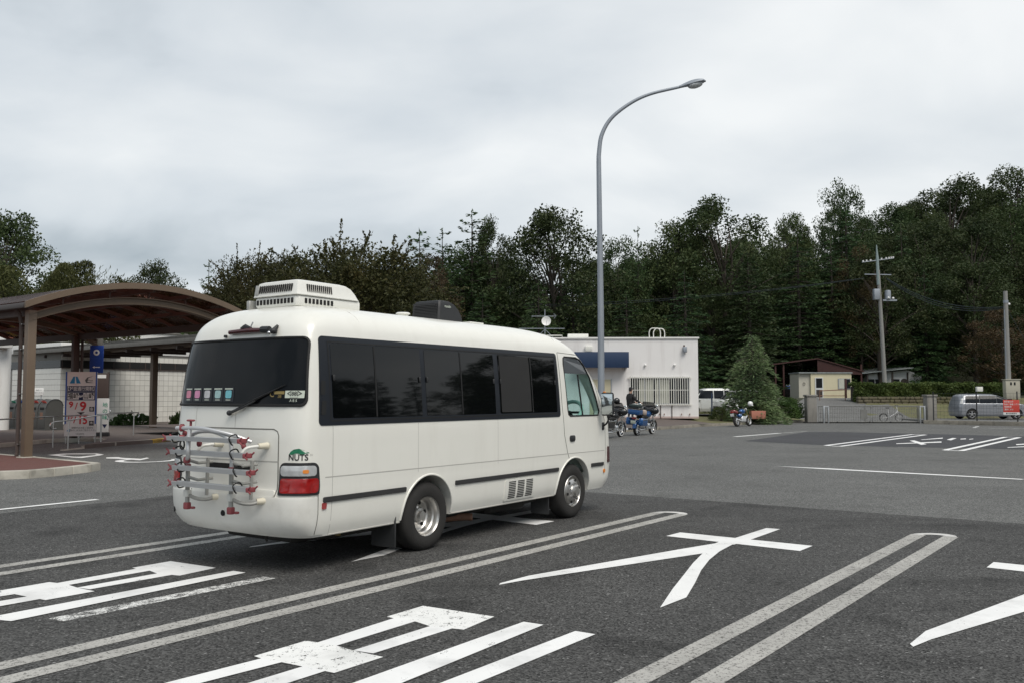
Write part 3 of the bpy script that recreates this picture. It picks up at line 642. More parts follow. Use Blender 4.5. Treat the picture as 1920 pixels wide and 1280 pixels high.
rear_text('◁88▷', 0.900, 1.77, .055, 'ink', .015, .01, parent=rw); rear_text('———', 0.900, 1.738, .03, 'ink', .015, 0, parent=rw)
rear_text('C', 0.640, 1.765, .085, 'gold', .014, .012, parent=rw); part('sticker', BS.patch(rear, 0.665, 0.790, 0.665, 0.790, 1.765, 1.795, .003, .012, .003, 3), 'gold', rw); rear_text('.08', 0.735, 1.742, .04, 'gold', .014, .008, parent=rw)
rear_text('A B S', 0.895, 1.702, .035, 'sticker', .012, .006, parent=rw)
wp = part('wiper', MB().tube([rear(0.05, 1.575, .03), rear(0.24, 1.62, .05), rear(0.44, 1.70, .04)], [.018, .012, .009], 6), 'blackp')
part('wiper_blade', MB().tube([rear(0.12, 1.60, .035), rear(0.44, 1.715, .03), rear(0.8, 1.855, .028)], [.008, .014, .006], 5), 'seal', wp); part('wiper_pivot', MB().sphere(rear(0.05, 1.575, .03), .028), 'blackp', wp)
bl = part('brake_lamp', MB().tube([rear(-0.11, 2.405, .03), rear(0.19, 2.412, .035), rear(0.48, 2.408, .03)], [.024, .03, .024], 8), 'reddark'); part('lamp_end', MB().tube([rear(0.39, 2.415, .035), rear(0.5, 2.412, .035)], .034, 8), 'blackp', bl)
part('camera_bracket', MB().tube([rear(0.06, 2.44, .03), rear(0.14, 2.455, .05), rear(0.22, 2.435, .03)], [.015, .028, .012], 6), 'blackp', bl); part('antenna_stub', MB().tube([rear(0.2, 2.44, .03), rear(0.24, 2.50, .06)], .008, 5), 'alu', bl)
rc = part('reversing_camera', MB().box(rear(0.56, 2.395, .04), (.07, .09, .05), 0, .02).cyl(rear(0.56, 2.40, .03), rear(0.58, 2.455, .02), .028, .012, 8), 'blackp'); part('camera_lens', MB().sphere(rear(0.56, 2.375, .09), .016), 'chrome', rc)
part('washer_nozzle', MB().box(rear(-0.18, 2.368, .02), (.03, .04, .03), 0, .008), 'blackp')
# rear door seams, number-plate recess, logo
part('rear_door_seam', BS.strip(rear, [(-0.78, 1.42), (0.69, 1.42), (0.735, 1.40), (0.755, 1.36), (0.765, .84), (0.74, .76), (0.695, .72), (-0.43, .705), (-0.5, .72), (-0.54, .78)], .012), 'seam')
part('rear_door_seam', BS.strip(rear, [(-0.54, 1.62), (-0.545, 1.42)], .007), 'crease'); part('rear_door_seam', BS.strip(rear, [(-0.83, 1.095), (0.12, 1.10), (0.76, 1.105)], .012), 'crease'); part('rear_door_seam', BS.strip(rear, [(0.12, 1.60), (0.12, 1.43)], .006), 'crease')
part('handle_recess', BS.patch(rear, -0.29, 0.44, -0.29, 0.44, 1.005, 1.065, .025, .006, .02, 8), 'dark')
part('rear_step', BS.patch(rear, -0.48, 0.74, -0.48, 0.74, .765, .83, .02, .012, .02, 12), 'body')
me = text_mesh('NUTS', .085, .022, 'CENTER', lambda a, b: rear(0.978 + a, 1.15 + b, .004), MT['ink'], .92); link('lettering', me, bus)
me = text_mesh('RV', .03, 0, 'CENTER', lambda a, b: rear(1.11 + a, 1.175 + b, .004), MT['crease'], .9); link('lettering', me, bus)
leaf = [(-.10, -.024), (-.085, .0), (-.05, .022), (0, .030), (.05, .014), (.105, -.012), (.06, -.018), (.03, -.028), (-.01, -.016), (-.04, -.018), (-.07, -.030)]
part('leaf_emblem', MB().add([rear(0.985 + a, 1.208 + b, .004) for a, b in leaf], [tuple(range(len(leaf)))]), 'green', smooth=0)
me = text_mesh('JY', .085, .01, 'CENTER', lambda a, b: rear(-0.84 + a, 1.19 + b, .004), MT['ink'], 1.0); link('lettering', me, bus)
# tail lamps wrapping round the corners
for sg in (1, -1):
    tl = part('tail_lamp', BS.patch(rear, sg * .785, sg * 1.225, sg * .79, sg * 1.19, .785, 1.10, .02, .014, .03, 20, rt=.06), 'blackp')
    part('clear_lens', BS.patch(rear, sg * .805, sg * 1.165, sg * .805, sg * 1.16, .972, 1.072, .035, .022, .02, 16, bulge=.006), 'clear', tl)
    part('red_lens', BS.patch(rear, sg * .805, sg * 1.195, sg * .805, sg * 1.19, .808, .948, .03, .022, .02, 16, bulge=.006), 'redlens', tl)
    part('bulb', BS.patch(rear, sg * 1.03, sg * 1.08, sg * 1.03, sg * 1.08, 1.00, 1.035, .012, .0295, .004, 3), 'orange', tl)
bp_ = part('rear_bumper', BS.patch(rear, -1.20, 1.20, -1.215, 1.215, .385, .765, .03, .014, .03, 60, rt=.015), 'bumper')
for q, z in ((-.92, .53), (.02, .565)): part('bumper_sensor', MB().cyl(rear(q, z, .01), rear(q, z, .022), .03, n=10), 'dark', bp_)
# chassis, exhaust, flaps
part('chassis', MB().box((1.2, 0, .33), (5.2, 1.5, .12), 0, .03).box((1.3, .35, .26), (3.6, .12, .12)).box((1.3, -.35, .26), (3.6, .12, .12)).cyl((0, -.8, .385), (0, .8, .385), .06).sphere((0, 0, .37), (.2, .2, .18)).cyl((3.22, -.7, .36), (3.22, .7, .36), .04), 'chassis')
part('spare_box', MB().box((-1.25, 0, .34), (.6, 1.1, .2), 0, .04), 'chassis'); part('fuel_tank', MB().box((1.9, -.55, .31), (.9, .5, .16), 0, .05), 'chassis')
part('exhaust_pipe', MB().tube(bez([(.2, -.4, .27), (.6, -.6, .25), (.95, -.74, .25), (1.05, -.86, .245)], 5), .045, 10), 'rust')
part('mud_flap', MB().box((-.52, -.83, .28), (.02, .36, .36), 0, .006), 'flap'); part('mud_flap', MB().box((-.52, .83, .28), (.02, .36, .36), 0, .006), 'flap')
part('mud_flap', MB().box((2.68, -.80, .26), (.02, .3, .3), 0, .006), 'flap'); part('mud_flap', MB().box((2.68, .80, .26), (.02, .3, .3), 0, .006), 'flap')
part('drain_tap', MB().tube([(-1.24, -.80, .36), (-1.24, -.84, .325), (-1.20, -.86, .32)], .014, 6), 'gold'); part('tow_hook', MB().tube([(-1.78, -.42, .37), (-1.80, -.42, .31), (-1.78, -.42, .29)], .012, 6), 'chassis')
part('sill_edge', MB().tube([side(x, .366, 0) for x in np.linspace(.46, 2.74, 12)], .008, 5), 'crease'); part('sill_edge', MB().tube([side(x, .366, 0) for x in np.linspace(-1.5, -.45, 8)], .008, 5), 'crease')
# wheels
def wheel(x, sg, rear_):
    ty = MB(); y0 = sg * 1.005
    prof = [(.215, 0), (.235, .012), (.30, .02), (.345, .012), (.375, -.012), (.386, -.04), (.386, -.17), (.375, -.195), (.34, -.205), (.24, -.20), (.215, -.19)]
    ty.lathe([(r, y0 + sg * h) for r, h in prof], (x, 0, .386), 'Y', 40)
    if rear_: ty.lathe([(r, y0 + sg * (h - .24)) for r, h in prof], (x, 0, .386), 'Y', 40)
    t_ = part('wheel', ty, 'tyre')
    if rear_: pr = [(.222, .006), (.216, .0), (.205, -.02), (.20, -.06), (.185, -.075), (.18, -.135), (.165, -.15), (.11, -.155), (.085, -.14), (.08, -.10), (.055, -.095), (.05, -.055), (.0, -.05)]
    else: pr = [(.222, .004), (.215, .012), (.205, .0), (.198, -.03), (.185, -.035), (.17, .005), (.125, .03), (.095, .028), (.085, .05), (.065, .06), (.06, .09), (.0, .096)]
    rm = part('rim', MB().lathe([(r, y0 + sg * h) for r, h in pr], (x, 0, .386), 'Y', 36), 'steel', t_)
    for k in range(6):
        a = 2 * PI * k / 6 + .2; h = -.148 if rear_ else .03; rr = .142 if rear_ else .158
        part('rim_hole', MB().cyl((x + math.cos(a) * rr, y0 + sg * (h - .012), .386 + math.sin(a) * rr), (x + math.cos(a) * rr, y0 + sg * (h + (.006 if rear_ else -.006)), .386 + math.sin(a) * rr), .022, n=10), 'dark', rm)
        a += .5; rr = .095 if rear_ else .108; h = -.15 if rear_ else .026
        part('wheel_nut', MB().cyl((x + math.cos(a) * rr, y0 + sg * h, .386 + math.sin(a) * rr), (x + math.cos(a) * rr, y0 + sg * (h + .028), .386 + math.sin(a) * rr), .016, n=6), 'chrome', rm)
for x, rr_ in ((0, True), (3.22, False)):
    for sg in (-1, 1): wheel(x, sg, rr_)
# roof air conditioner
ac = part('roof_air_conditioner', MB().box((-.90, -.01, 2.765), (.96, .70, .13), 0, .03), 'acwhite')
def ac_top():
    rows = []
    for z, a, b, w in ((2.822, -1.395, -.41, .362), (2.83, -1.40, -.405, .366), (2.845, -1.395, -.42, .36), (2.90, -1.38, -.45, .345), (2.95, -1.368, -.50, .335), (2.982, -1.355, -.57, .32), (2.995, -1.32, -.64, .29), (2.999, -1.25, -.75, .2)):
        rows.append([(p[0], p[1] - .01, z) for p in [(a + .05, -w), (b - .08, -w), (b - .02, -w + .05), (b, -w + .12), (b, w - .12), (b - .02, w - .05), (b - .08, w), (a + .05, w), (a + .012, w - .012), (a, w - .05), (a, -w + .05), (a + .012, -w + .012)]])
    mb = MB().grid(rows, True); n = 12; mb.f.append(tuple(7 * n + k for k in range(n))); return mb
at_ = part('cover', ac_top(), 'acwhite', ac)
for k in range(16): part('cover_slot', MB().box((-1.386 + .0, .235 - k * .034, 2.905), (.02, .012, .085), 0, .003, ry=R(11)), 'dark', ac)
for k in range(13): part('cover_slot', MB().box((-1.24 + k * .029, -.358, 2.905), (.011, .02, .085), 0, .003, rx=R(-8)), 'dark', ac)
part('grey_panel', MB().box((-1.388, .285, 2.905), (.012, .06, .11), 0, .003, ry=R(11)), 'alu_dull', ac)
for k in range(11): part('base_slot', MB().box((-1.381, .28 - k * .056, 2.765), (.012, .036, .055), 0, .003), 'dark', ac)
for k in range(8): part('base_slot', MB().box((-1.26 + k * .054, -.361, 2.765), (.034, .012, .055), 0, .003), 'dark', ac)
part('roof_gasket', MB().box((-.9, -.01, 2.705), (.8, .6, .03)), 'seal', ac)
part('small_roof_box', MB().box((-1.36, .40, 2.745), (.12, .06, .10), 0, .01), 'alu_dull')
# roof fan and vent cap
def fan_mesh():
    rows = []
    for z, a, b, w in ((2.70, 1.00, 1.52, .24), (2.73, 1.00, 1.52, .24), (2.80, 1.01, 1.50, .235), (2.88, 1.02, 1.44, .23), (2.94, 1.03, 1.36, .225), (2.975, 1.05, 1.27, .21), (2.985, 1.10, 1.2, .17)):
        rows.append([(x, y - .105, z) for x, y in ((a + .02, -w), (b - .03, -w), (b, -w + .04), (b, w - .04), (b - .03, w), (a + .02, w), (a, w - .02), (a, -w + .02))])
    mb = MB().grid(rows, True); mb.f.append(tuple(48 + k for k in range(8))); return mb
fan = part('roof_fan', fan_mesh(), 'blackp')
for k in range(11): part('fan_louvre', MB().box((1.005, -.105, 2.74 + k * .02), (.02, .40, .008)), 'trim', fan)
fme = text_mesh('maxxfan', .05, .006, 'LEFT', lambda a, b: (1.12 + a, -.342, 2.905 + b), MT['sticker'], .8); link('lettering', fme, fan)
part('vent_cap', MB().lathe([(.0, 2.775), (.07, 2.772), (.088, 2.762), (.09, 2.752), (.07, 2.745), (.06, 2.70)], (.42, -.25, 0), 'Z', 20), 'acwhite')
part('roof_plate', MB().box((1.75, -.2, 2.725), (.3, .4, .02), 0, .006), 'acwhite')
# mirror
mr_ = part('door_mirror', MB().box((3.935, -1.20, 1.625), (.07, .20, .345), R(12), .06), 'blackp'); part('mirror_glass', MB().box((3.897, -1.208, 1.625), (.012, .172, .31), R(12), .05), 'mirror', mr_)
part('mirror_arm', MB().tube(bez([(4.08, -1.02, 1.29), (4.06, -1.10, 1.32), (3.99, -1.18, 1.39), (3.95, -1.19, 1.47)], 5), .014, 8), 'blackp', mr_); part('mirror_foot', MB().box((4.06, -1.035, 1.29), (.09, .05, .13), 0, .02), 'blackp', mr_); part('mirror_indicator', MB().box((3.95, -1.14, 1.80), (.03, .05, .03), 0, .01), 'orange', mr_)
ml = part('door_mirror', MB().sphere((4.02, 1.20, 1.62), (.06, .10, .19), 14, 10), 'blackp'); part('mirror_arm', MB().tube([(4.05, .95, 1.32), (4.03, 1.14, 1.42)], .013, 8), 'blackp', ml)
# windscreen and cab interior
ws = MB(); rows = []
for z in np.linspace(1.36, 2.28, 8):
    r = BS.row(z); rows.append([(r[3] - r[5] * (1 - max(0, 1 - (abs(y) / r[1]) ** BS.n) ** (1 / BS.n)) - .01, y, z) for y in np.linspace(-.84 + .109 * (z - 1.36), .84 - .109 * (z - 1.36), 13)])
part('windscreen', ws.grid(rows), 'cabglass', smooth=60)
part('dashboard', MB().box((4.12, 0, 1.18), (.36, 1.6, .40), 0, .08), 'blackp'); part('cab_floor', MB().box((3.55, 0, .66), (1.2, 1.7, .04)), 'cabin')
for sg in (-1, 1):
    s_ = part('seat', MB().box((3.22, sg * .48, 1.0), (.5, .52, .2), 0, .06), 'seatc'); part('backrest', MB().box((3.0, sg * .48, 1.36), (.16, .5, .62), 0, .06, ry=R(-8)), 'seatc', s_); part('headrest', MB().box((2.965, sg * .48, 1.76), (.1, .26, .18), 0, .04), 'seatc', s_)
sw = part('steering_wheel', MB(Matrix.Translation((3.74, -.64, 1.50)) @ Matrix.Rotation(R(-48), 4, 'Y')).tube([(.215 * math.cos(a), .215 * math.sin(a), 0) for a in [2 * PI * k / 28 for k in range(28)]], .028, 8, closed=True), 'teal'); part('steering_column', MB().cyl((3.74, -.64, 1.50), (4.0, -.64, 1.28), .035), 'blackp', sw); part('wheel_spoke', MB().cyl((3.74, -.84, 1.50), (3.74, -.44, 1.50), .018), 'blackp', sw)
part('headlamp', MB().box((4.38, -.8, .98), (.16, .3, .24), R(-18), .05), 'clear'); part('headlamp', MB().box((4.38, .8, .98), (.16, .3, .24), R(18), .05), 'clear'); part('front_corner_lamp', BS.patch(side, 4.19, 4.27, 4.19, 4.27, .74, .98, .01, .01, .01, 4), 'reddark')
# rear bike rack
rk = part('bike_rack', MB(), 'alu_dull') if False else None
fr = MB(); XR = -2.13
fr.tube([(XR, .42, .66), (XR, .42, 1.02)], .022, 10)
rack = part('bike_rack', fr, 'alu_dull'); rack.location = (-.10, -.15, 0)
part('upright', MB().tube([(XR, -.27, .66), (XR, -.27, 1.02)], .022, 10), 'alu_dull', rack)
part('arch_tube', MB().tube(bez([(XR, .42, 1.0), (XR, .42, 1.25), (XR - .005, .38, 1.335), (XR - .02, .25, 1.385), (XR - .02, .05, 1.40), (XR - .02, -.12, 1.375), (XR - .005, -.235, 1.32), (XR, -.27, 1.22), (XR, -.27, 1.0)], 6), .021, 10), 'alu', rack)
part('upper_tube', MB().tube(bez([(XR - .12, .45, 1.425), (XR - .12, .1, 1.432), (XR - .08, -.1, 1.41), (XR + .03, -.28, 1.36), (XR + .13, -.40, 1.30)], 6), .020, 10), 'alu', rack)
part('holding_arm', MB().tube(bez([(XR - .12, .23, 1.43), (XR - .14, .225, 1.30), (XR - .15, .21, 1.20), (XR - .13, .24, 1.145), (XR - .10, .30, 1.115)], 6), .020, 10), 'alu', rack)
for z, y0, y1, xo in ((1.325, .53, -.58, -.05), (1.185, .54, -.60, .0), (1.025, .53, -.63, .02), (.868, .53, -.63, .02)):
    xo = XR - .09 + xo
    rl_ = part('rail', MB().prism([(-.04, -.022), (.04, -.022), (.048, .022), (.022, .022), (.018, .0), (-.018, .0), (-.022, .022), (-.048, .022)], y0, y1, lambda a, b, h: (xo + a, h, z + b)), 'alu', rack)
    for k, yy in enumerate((y0, y1)):
        s = 1 if k == 0 else -1
        ec = part('rail_end', MB().box((xo, yy + s * .015, z), (.10, .035, .046), 0, .008).box((xo - .04, yy + s * .045, z + .02), (.014, .05, .014), 0, .004, rx=R(35 * s)).box((xo - .04, yy + s * .045, z - .02), (.014, .05, .014), 0, .004, rx=R(-35 * s)).box((xo + .04, yy + s * .045, z + .02), (.014, .05, .014), 0, .004, rx=R(35 * s)), 'redp', rack)
        ys = yy - s * (.10 if (z > 1.3 or k == 0) else .17)
        part('strap', MB().tube([(xo + math.cos(a) * .056, ys + .01 * math.sin(3 * a), z + .008 + math.sin(a) * .05) for a in [R(200 + 300 * j / 14) if k == 0 else R(-30 + 290 * j / 14) for j in range(15)]], .007, 6), 'seal', rack)
for y in (.42, -.27):
    part('rack_clamp', MB().box((XR, y, 1.035), (.05, .05, .05), 0, .008), 'redp', rack); part('rack_foot', MB().box((XR, y, .64), (.06, .065, .07), 0, .01).box((XR + .03, y - .045, .62), (.04, .05, .022), 0, .005), 'redp', rack); part('rack_bracket', MB().box((XR, y, .765), (.06, .07, .07), 0, .008), 'acwhite', rack)
    for z in (.93, 1.10): part('rack_stay', MB().tube([(XR, y, z), (XR + .05, y - .10, z - .03), (XR + .20, y - .13, z - .02)], .016, 8), 'alu_dull', rack)
    part('rack_stay', MB().tube([(XR + .14, y - .12, .74), (XR + .14, y - .13, 1.12)], .018, 8), 'alu_dull', rack)
    part('lower_arm', MB().tube(bez([(XR, y - .02, .75), (XR + .05, y - .07, .715), (XR + .12, y - .13, .70), (XR + .19, y - .18, .715), (XR + .26, y - .21, .72)], 4), .019, 8), 'alu_dull', rack); part('mount_pad', MB().cyl((XR + .17, y - .17, .72), (XR + .27, y - .22, .725), .03, .036, 12), 'cream', rack)
    part('upper_bracket', MB().tube(bez([(XR + .02, y - .12, 1.19), (XR + .06, y - .14, 1.24), (XR + .14, y - .17, 1.255), (XR + .27, y - .20, 1.26)], 4), .016, 8), 'acwhite', rack); part('mount_pad', MB().cyl((XR + .17, y - .18, 1.257), (XR + .27, y - .20, 1.26), .028, .034, 12), 'cream', rack); part('bracket_knob', MB().box((XR + .06, y - .10, 1.26), (.045, .06, .055), 0, .02), 'redp', rack)
for p, d in (((XR - .12, .36, 1.43), (.06, .045, .075)), ((XR - .14, .33, 1.33), (.06, .06, .065)), ((XR - .06, .40, 1.37), (.05, .05, .055)), ((XR - .12, .22, 1.505), (.045, .10, .02)), ((XR - .10, .30, 1.11), (.06, .07, .07)), ((XR - .06, .16, 1.275), (.05, .055, .06))): part('clamp_knob', MB().box(p, d, 0, .018), 'redp', rack)
part('knob_stem', MB().cyl((XR - .12, .22, 1.44), (XR - .12, .22, 1.50), .012), 'redp', rack); part('clamp_strap', MB().tube([(XR - .15 + .0 * math.cos(a), .31 + .035 * math.cos(a), 1.265 + .045 * math.sin(a)) for a in [2 * PI * k / 12 for k in range(12)]], .009, 6, closed=True), 'seal', rack)
# ================================================================ STREET LAMP
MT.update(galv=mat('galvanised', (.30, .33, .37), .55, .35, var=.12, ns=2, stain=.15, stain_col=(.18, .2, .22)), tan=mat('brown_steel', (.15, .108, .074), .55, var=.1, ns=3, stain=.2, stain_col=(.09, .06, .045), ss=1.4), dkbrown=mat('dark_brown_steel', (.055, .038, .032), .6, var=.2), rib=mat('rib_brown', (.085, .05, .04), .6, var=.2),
    gutter=mat('gutter', (.05, .04, .037), .5), inox=mat('stainless', (.55, .55, .54), .3, .9, var=.1), tile=mat('white_tile', (.70, .69, .64), .22, var=.05, ns=2, rand=.06, coat=.2), grout=mat('grout', (.20, .195, .18), .9), whitewall=mat('white_render', (.72, .72, .70), .8, var=.04, ns=1, streak=.18, stain_col=(.4, .38, .34)), winband=mat('band_glass', (.03, .03, .03), .15, var=0), slate=mat('canopy_fascia', (.17, .165, .15), .6, var=.15, streak=.4, stain_col=(.07, .06, .05)),
    bin=mat('bin_grey', (.075, .075, .07), .55, var=.15, stain=.3, stain_col=(.03, .03, .03)), red=mat('red_label', (.62, .07, .05), .5), blue=mat('blue_sign', (.012, .05, .28), .45, var=.05), bluelabel=mat('blue_label', (.04, .12, .45), .5), greenl=mat('green_label', (.03, .32, .2), .5), yellow=mat('yellow_label', (.78, .50, .04), .5), signw=mat('sign_white', (.80, .80, .78), .5, var=.04), navy=mat('sign_navy', (.012, .02, .07), .5), redink=mat('red_ink', (.60, .025, .03), .5), cyan=mat('logo_blue', (.02, .25, .50), .5), greyink=mat('grey_ink', (.12, .13, .13), .5), brownb=mat('brown_board', (.06, .04, .035), .6))
pc = bpy.data.materials.new('brown_polycarbonate'); pc.use_nodes = True; t = pc.node_tree; b = t.nodes['Principled BSDF']; o_ = [n for n in t.nodes if n.type == 'OUTPUT_MATERIAL'][0]
b.inputs['Base Color'].default_value = (.085, .05, .042, 1); b.inputs['Roughness'].default_value = .22
tr = t.nodes.new('ShaderNodeBsdfTransparent'); tr.inputs[0].default_value = (.55, .36, .31, 1); ms = t.nodes.new('ShaderNodeMixShader'); ms.inputs[0].default_value = .72
t.links.new(b.outputs[0], ms.inputs[1]); t.links.new(tr.outputs[0], ms.inputs[2]); t.links.new(ms.outputs[0], o_.inputs[0]); MT['poly'] = pc
def P(name, mb, m, parent, smooth=35):
    return mb.build(name, MT[m], parent, smooth)
def one(name, mb, m, label, cat, group=None, smooth=35):
    return props(mb.build(name, MT[m], None, smooth), label, cat, group)
lamp = thing('street_lamp', 'tall grey street lamp with curved arm behind the white camper bus', 'street lamp', (2.43, 24, 0))
P('pole', MB().tube([(0, 0, 0), (.0, 0, 4), (-.03, 0, 8.2)], [.10, .085, .066], 16), 'galv', lamp); P('base_plate', MB().cyl((0, 0, 0), (0, 0, .04), .2, n=16), 'galv', lamp)
P('arm', MB().tube(bez([(-.03, 0, 8.15), (-.02, 0, 8.45), (.06, 0, 8.95), (.33, 0, 9.42), (.86, 0, 9.84), (1.42, 0, 10.1), (2.24, 0, 10.30)], 8), [.066 - .026 * k / 48 for k in range(49)], 12), 'galv', lamp)
hd = Matrix.Translation((2.22, 0, 10.295)) @ Matrix.Rotation(R(-13), 4, 'Y'); mb = MB(hd); rows = []
for k in range(15):
    x = .74 * k / 14; q = x / .74; w = .045 + .12 * math.sin(min(1, q * 1.15) * PI / 2) ** 1.5 * (1 if q < .75 else math.sqrt(max(.0, 1 - ((q - .75) / .25) ** 2)) * .97 + .03); tp = .04 + .10 * math.sin(PI * min(1, q * .95 + .05)) ** .8 * (q ** .5); bt = -.035 * (1 if q < .93 else .4)
    rows.append([(x, w * math.cos(a), (tp if math.sin(a) > 0 else -bt) * math.sin(a)) for a in [2 * PI * j / 16 for j in range(16)]])
mb.grid(rows, True); mb.f += [tuple(range(16)), tuple(14 * 16 + j for j in range(16))]
head = P('lamp_head', mb, 'galv', lamp); P('lens', MB(hd).sphere((.45, 0, -.035), (.22, .125, .10), 16, 10), 'clear', head); P('latch', MB(hd).box((.745, 0, .0), (.03, .05, .04), 0, .008), 'blackp', head)
# ================================================================ ARCHED CANOPY
can = thing('arched_canopy', 'brown steel arched canopy with tinted roof panels over the red pavement', 'canopy', (-12.58, 22.75, 0), R(54))
def az(s): return 4.92 - .78 * ((s - 3.4) / 3.6) ** 2
def arch_band(y0, y1, dz0, dz1, s0, s1, n=28):
    A = []
    for k in range(n + 1):
        s = s0 + (s1 - s0) * k / n; z = az(s); A.append([(s, y0, z + dz0), (s, y1, z + dz0), (s, y1, z + dz1), (s, y0, z + dz1)])
    mb = MB().grid(A, True); mb.f += [(0, 1, 2, 3), tuple(n * 4 + j for j in range(4))]; return mb
YL = 16.5
P('end_fascia', arch_band(-.45, -.38, -.15, .02, -.25, 7.05), 'tan', can)
for y in (0, 9): bmz = P('arch_beam', arch_band(y - .06, y + .06, -.55, -.40, .0, 6.8), 'tan', can); P('beam_flange', arch_band(y - .12, y + .12, -.40, -.375, .0, 6.8), 'tan', bmz); P('beam_flange', arch_band(y - .12, y + .12, -.572, -.55, .0, 6.8), 'tan', bmz)
for s in (.9, 2.2, 3.4, 4.6, 5.9):
    for y in (0, 9): P('hanger', MB().box((s, y, az(s) - .28), (.05, .08, .22)), 'rib', can)
    P('purlin', MB().box((s, YL / 2 - .3, az(s) - .14), (.08, YL, .12), 0, ry=math.atan(.78 * 2 * (s - 3.4) / 3.6 ** 2)), 'rib', can)
k = 0; ys = np.linspace(-.35, YL - .4, 12)
for i, y in enumerate(ys):
    if i: P('rib', arch_band(y - .04, y + .04, -.12, -.005, -.15, 6.95, 20), 'rib', can)
    if i < len(ys) - 1:
        P('roof_panel', arch_band(y + .01, ys[i + 1] - .01, .0, .012, -.2, 7.0, 24), 'poly', can)
for s in (-.2, 7.0): P('gutter', MB().box((s, YL / 2 - .38, az(s) - .10), (.14, YL, .14), 0, .02), 'gutter', can)
for s in (.1, 6.1): P('eave_beam', MB().box((s, YL / 2 - .1, 3.93), (.14, YL - .3, .22)), 'dkbrown', can)
for x, y in ((.1, 0), (6.2, 0), (6.0, 9), (.1, 9)):
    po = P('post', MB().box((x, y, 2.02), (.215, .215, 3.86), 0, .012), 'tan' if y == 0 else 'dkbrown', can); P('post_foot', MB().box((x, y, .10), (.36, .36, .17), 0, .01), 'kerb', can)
dp = P('downpipe', MB().tube(bez([(-.15, .32, 4.0), (-.05, .30, 3.85), (.0, .29, 3.6)], 4) + [Vector((.0, .29, .3)), Vector((-.02, .28, .2))], .05, 10), 'dkbrown', can)
for z in (.5, 1.8, 2.95, 3.6): P('pipe_bracket', MB().box((.05, .26, z), (.16, .10, .025)), 'inox', can)
dp2 = P('downpipe', MB().tube([(6.15, 8.8, 3.9), (6.15, 8.8, .2)], .05, 10), 'dkbrown', can)
# ================================================================ FLAT WALKWAY CANOPY
fc = thing('walkway_canopy', 'flat grey covered walkway roof in front of the tiled wall', 'canopy', (-14.9, 40.0, 0), R(140))
P('roof_slab', MB().box((9.5, -1.7, 4.40), (23, 3.6, .12)), 'slate', fc); P('fascia', MB().box((9.5, .06, 4.30), (23, .08, .32), 0, .01), 'slate', fc); P('fascia', MB().box((-2.0, -1.7, 4.30), (.08, 3.5, .3)), 'slate', fc)
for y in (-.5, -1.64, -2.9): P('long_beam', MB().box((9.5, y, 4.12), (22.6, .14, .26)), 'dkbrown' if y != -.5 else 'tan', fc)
for k in range(10): P('cross_beam', MB().box((-1.5 + 2.4 * k, -1.7, 3.97), (.12, 3.2, .16)), 'dkbrown', fc)
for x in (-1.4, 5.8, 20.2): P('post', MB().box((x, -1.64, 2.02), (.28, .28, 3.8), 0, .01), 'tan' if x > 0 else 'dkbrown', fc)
# ================================================================ TILED WALL BUILDING
TA = R(54)
tb = thing('tiled_building', 'white tiled building with a dark window strip under the walkway roof', 'building', (-25.1, 49.0, .1), TA)
P('wall', MB().box((5.5, 3.0, 2.05), (11, 6, 4.1)), 'grout', tb); P('parapet', MB().box((5.5, 3.0, 4.35), (11.1, 6.1, .5), 0, .02), 'whitewall', tb)
TS = .315; tme = MB().box((0, 0, 0), (TS - .016, .02, TS - .016)).mesh('tile', MT['tile'], 0)
for r_ in range(10):
    for c in range(30):
        o = link('tile', tme, tb); o.location = (TS * (c + .5), -.008, .05 + TS * (r_ + .5))
for r_ in range(2):
    mb = MB()
mb = MB()
for r_ in range(10):
    for c in range(18): mb.box((-.008, TS * (c + .5), .05 + TS * (r_ + .5)), (.02, TS - .018, TS - .018))
for c in range(30):
    for r_ in range(2): mb.box((TS * (c + .5), -.008, 3.95 - .16 - r_ * -.0), (TS - .018, .02, TS - .018)) if r_ == 0 else None
st = P('tile', mb, 'tile', tb, 0); st['kind'] = 'stuff'
bd = P('window_strip', MB().box((5.0, -.02, 3.42), (10, .06, .42)).box((-.02, 3.0, 3.42), (.06, 6, .42)), 'winband', tb) if False else P('window_strip', MB().box((5.0, -.02, 3.42), (10, .06, .42)), 'winband', tb)
P('window_strip', MB().box((-.02, 3.0, 3.42), (.06, 6, .42)), 'winband', tb)
for k in range(11): P('mullion', MB().box((k * 1.0 + .03, -.055, 3.42), (.05, .03, .42)), 'dkbrown', bd)
P('window_sill', MB().box((5.0, -.04, 3.205), (10, .09, .045)), 'dkbrown', bd)
hallb = thing('white_hall', 'plain white upper wall rising behind the walkway canopy', 'building', (-28.6, 58.0, 0), R(144))
P('wall', MB().box((11, -4, 3.05), (22, 8, 6.1)), 'whitewall', hallb); P('coping', MB().box((11, -4, 6.16), (22.2, 8.2, .12), 0, .02), 'slate', hallb)
col_ = thing('round_column', 'white round column with a yellow banner at the left edge', 'column', (-24.25, 42.0, .13))
P('shaft', MB().cyl((0, 0, 0), (0, 0, 4.0), .3, n=24), 'whitewall', col_); P('beam', MB().box((-1.2, .5, 4.1), (4.2, .6, .5), R(-36), .02), 'whitewall', col_)
ban = thing('hanging_banner', 'yellow vertical banner with dark lettering by the white column', 'banner', (-24.62, 41.6, 0))
P('cloth', MB().box((0, 0, 2.35), (.42, .02, 1.35)), 'yellow', ban)
for k, ch in enumerate('▲インフォメーション'): link('lettering', text_mesh(ch, .125, .006, 'CENTER', lambda a, b, k=k: (a + .06, -.014, 2.95 - .128 * k + b), MT['navy']), ban)
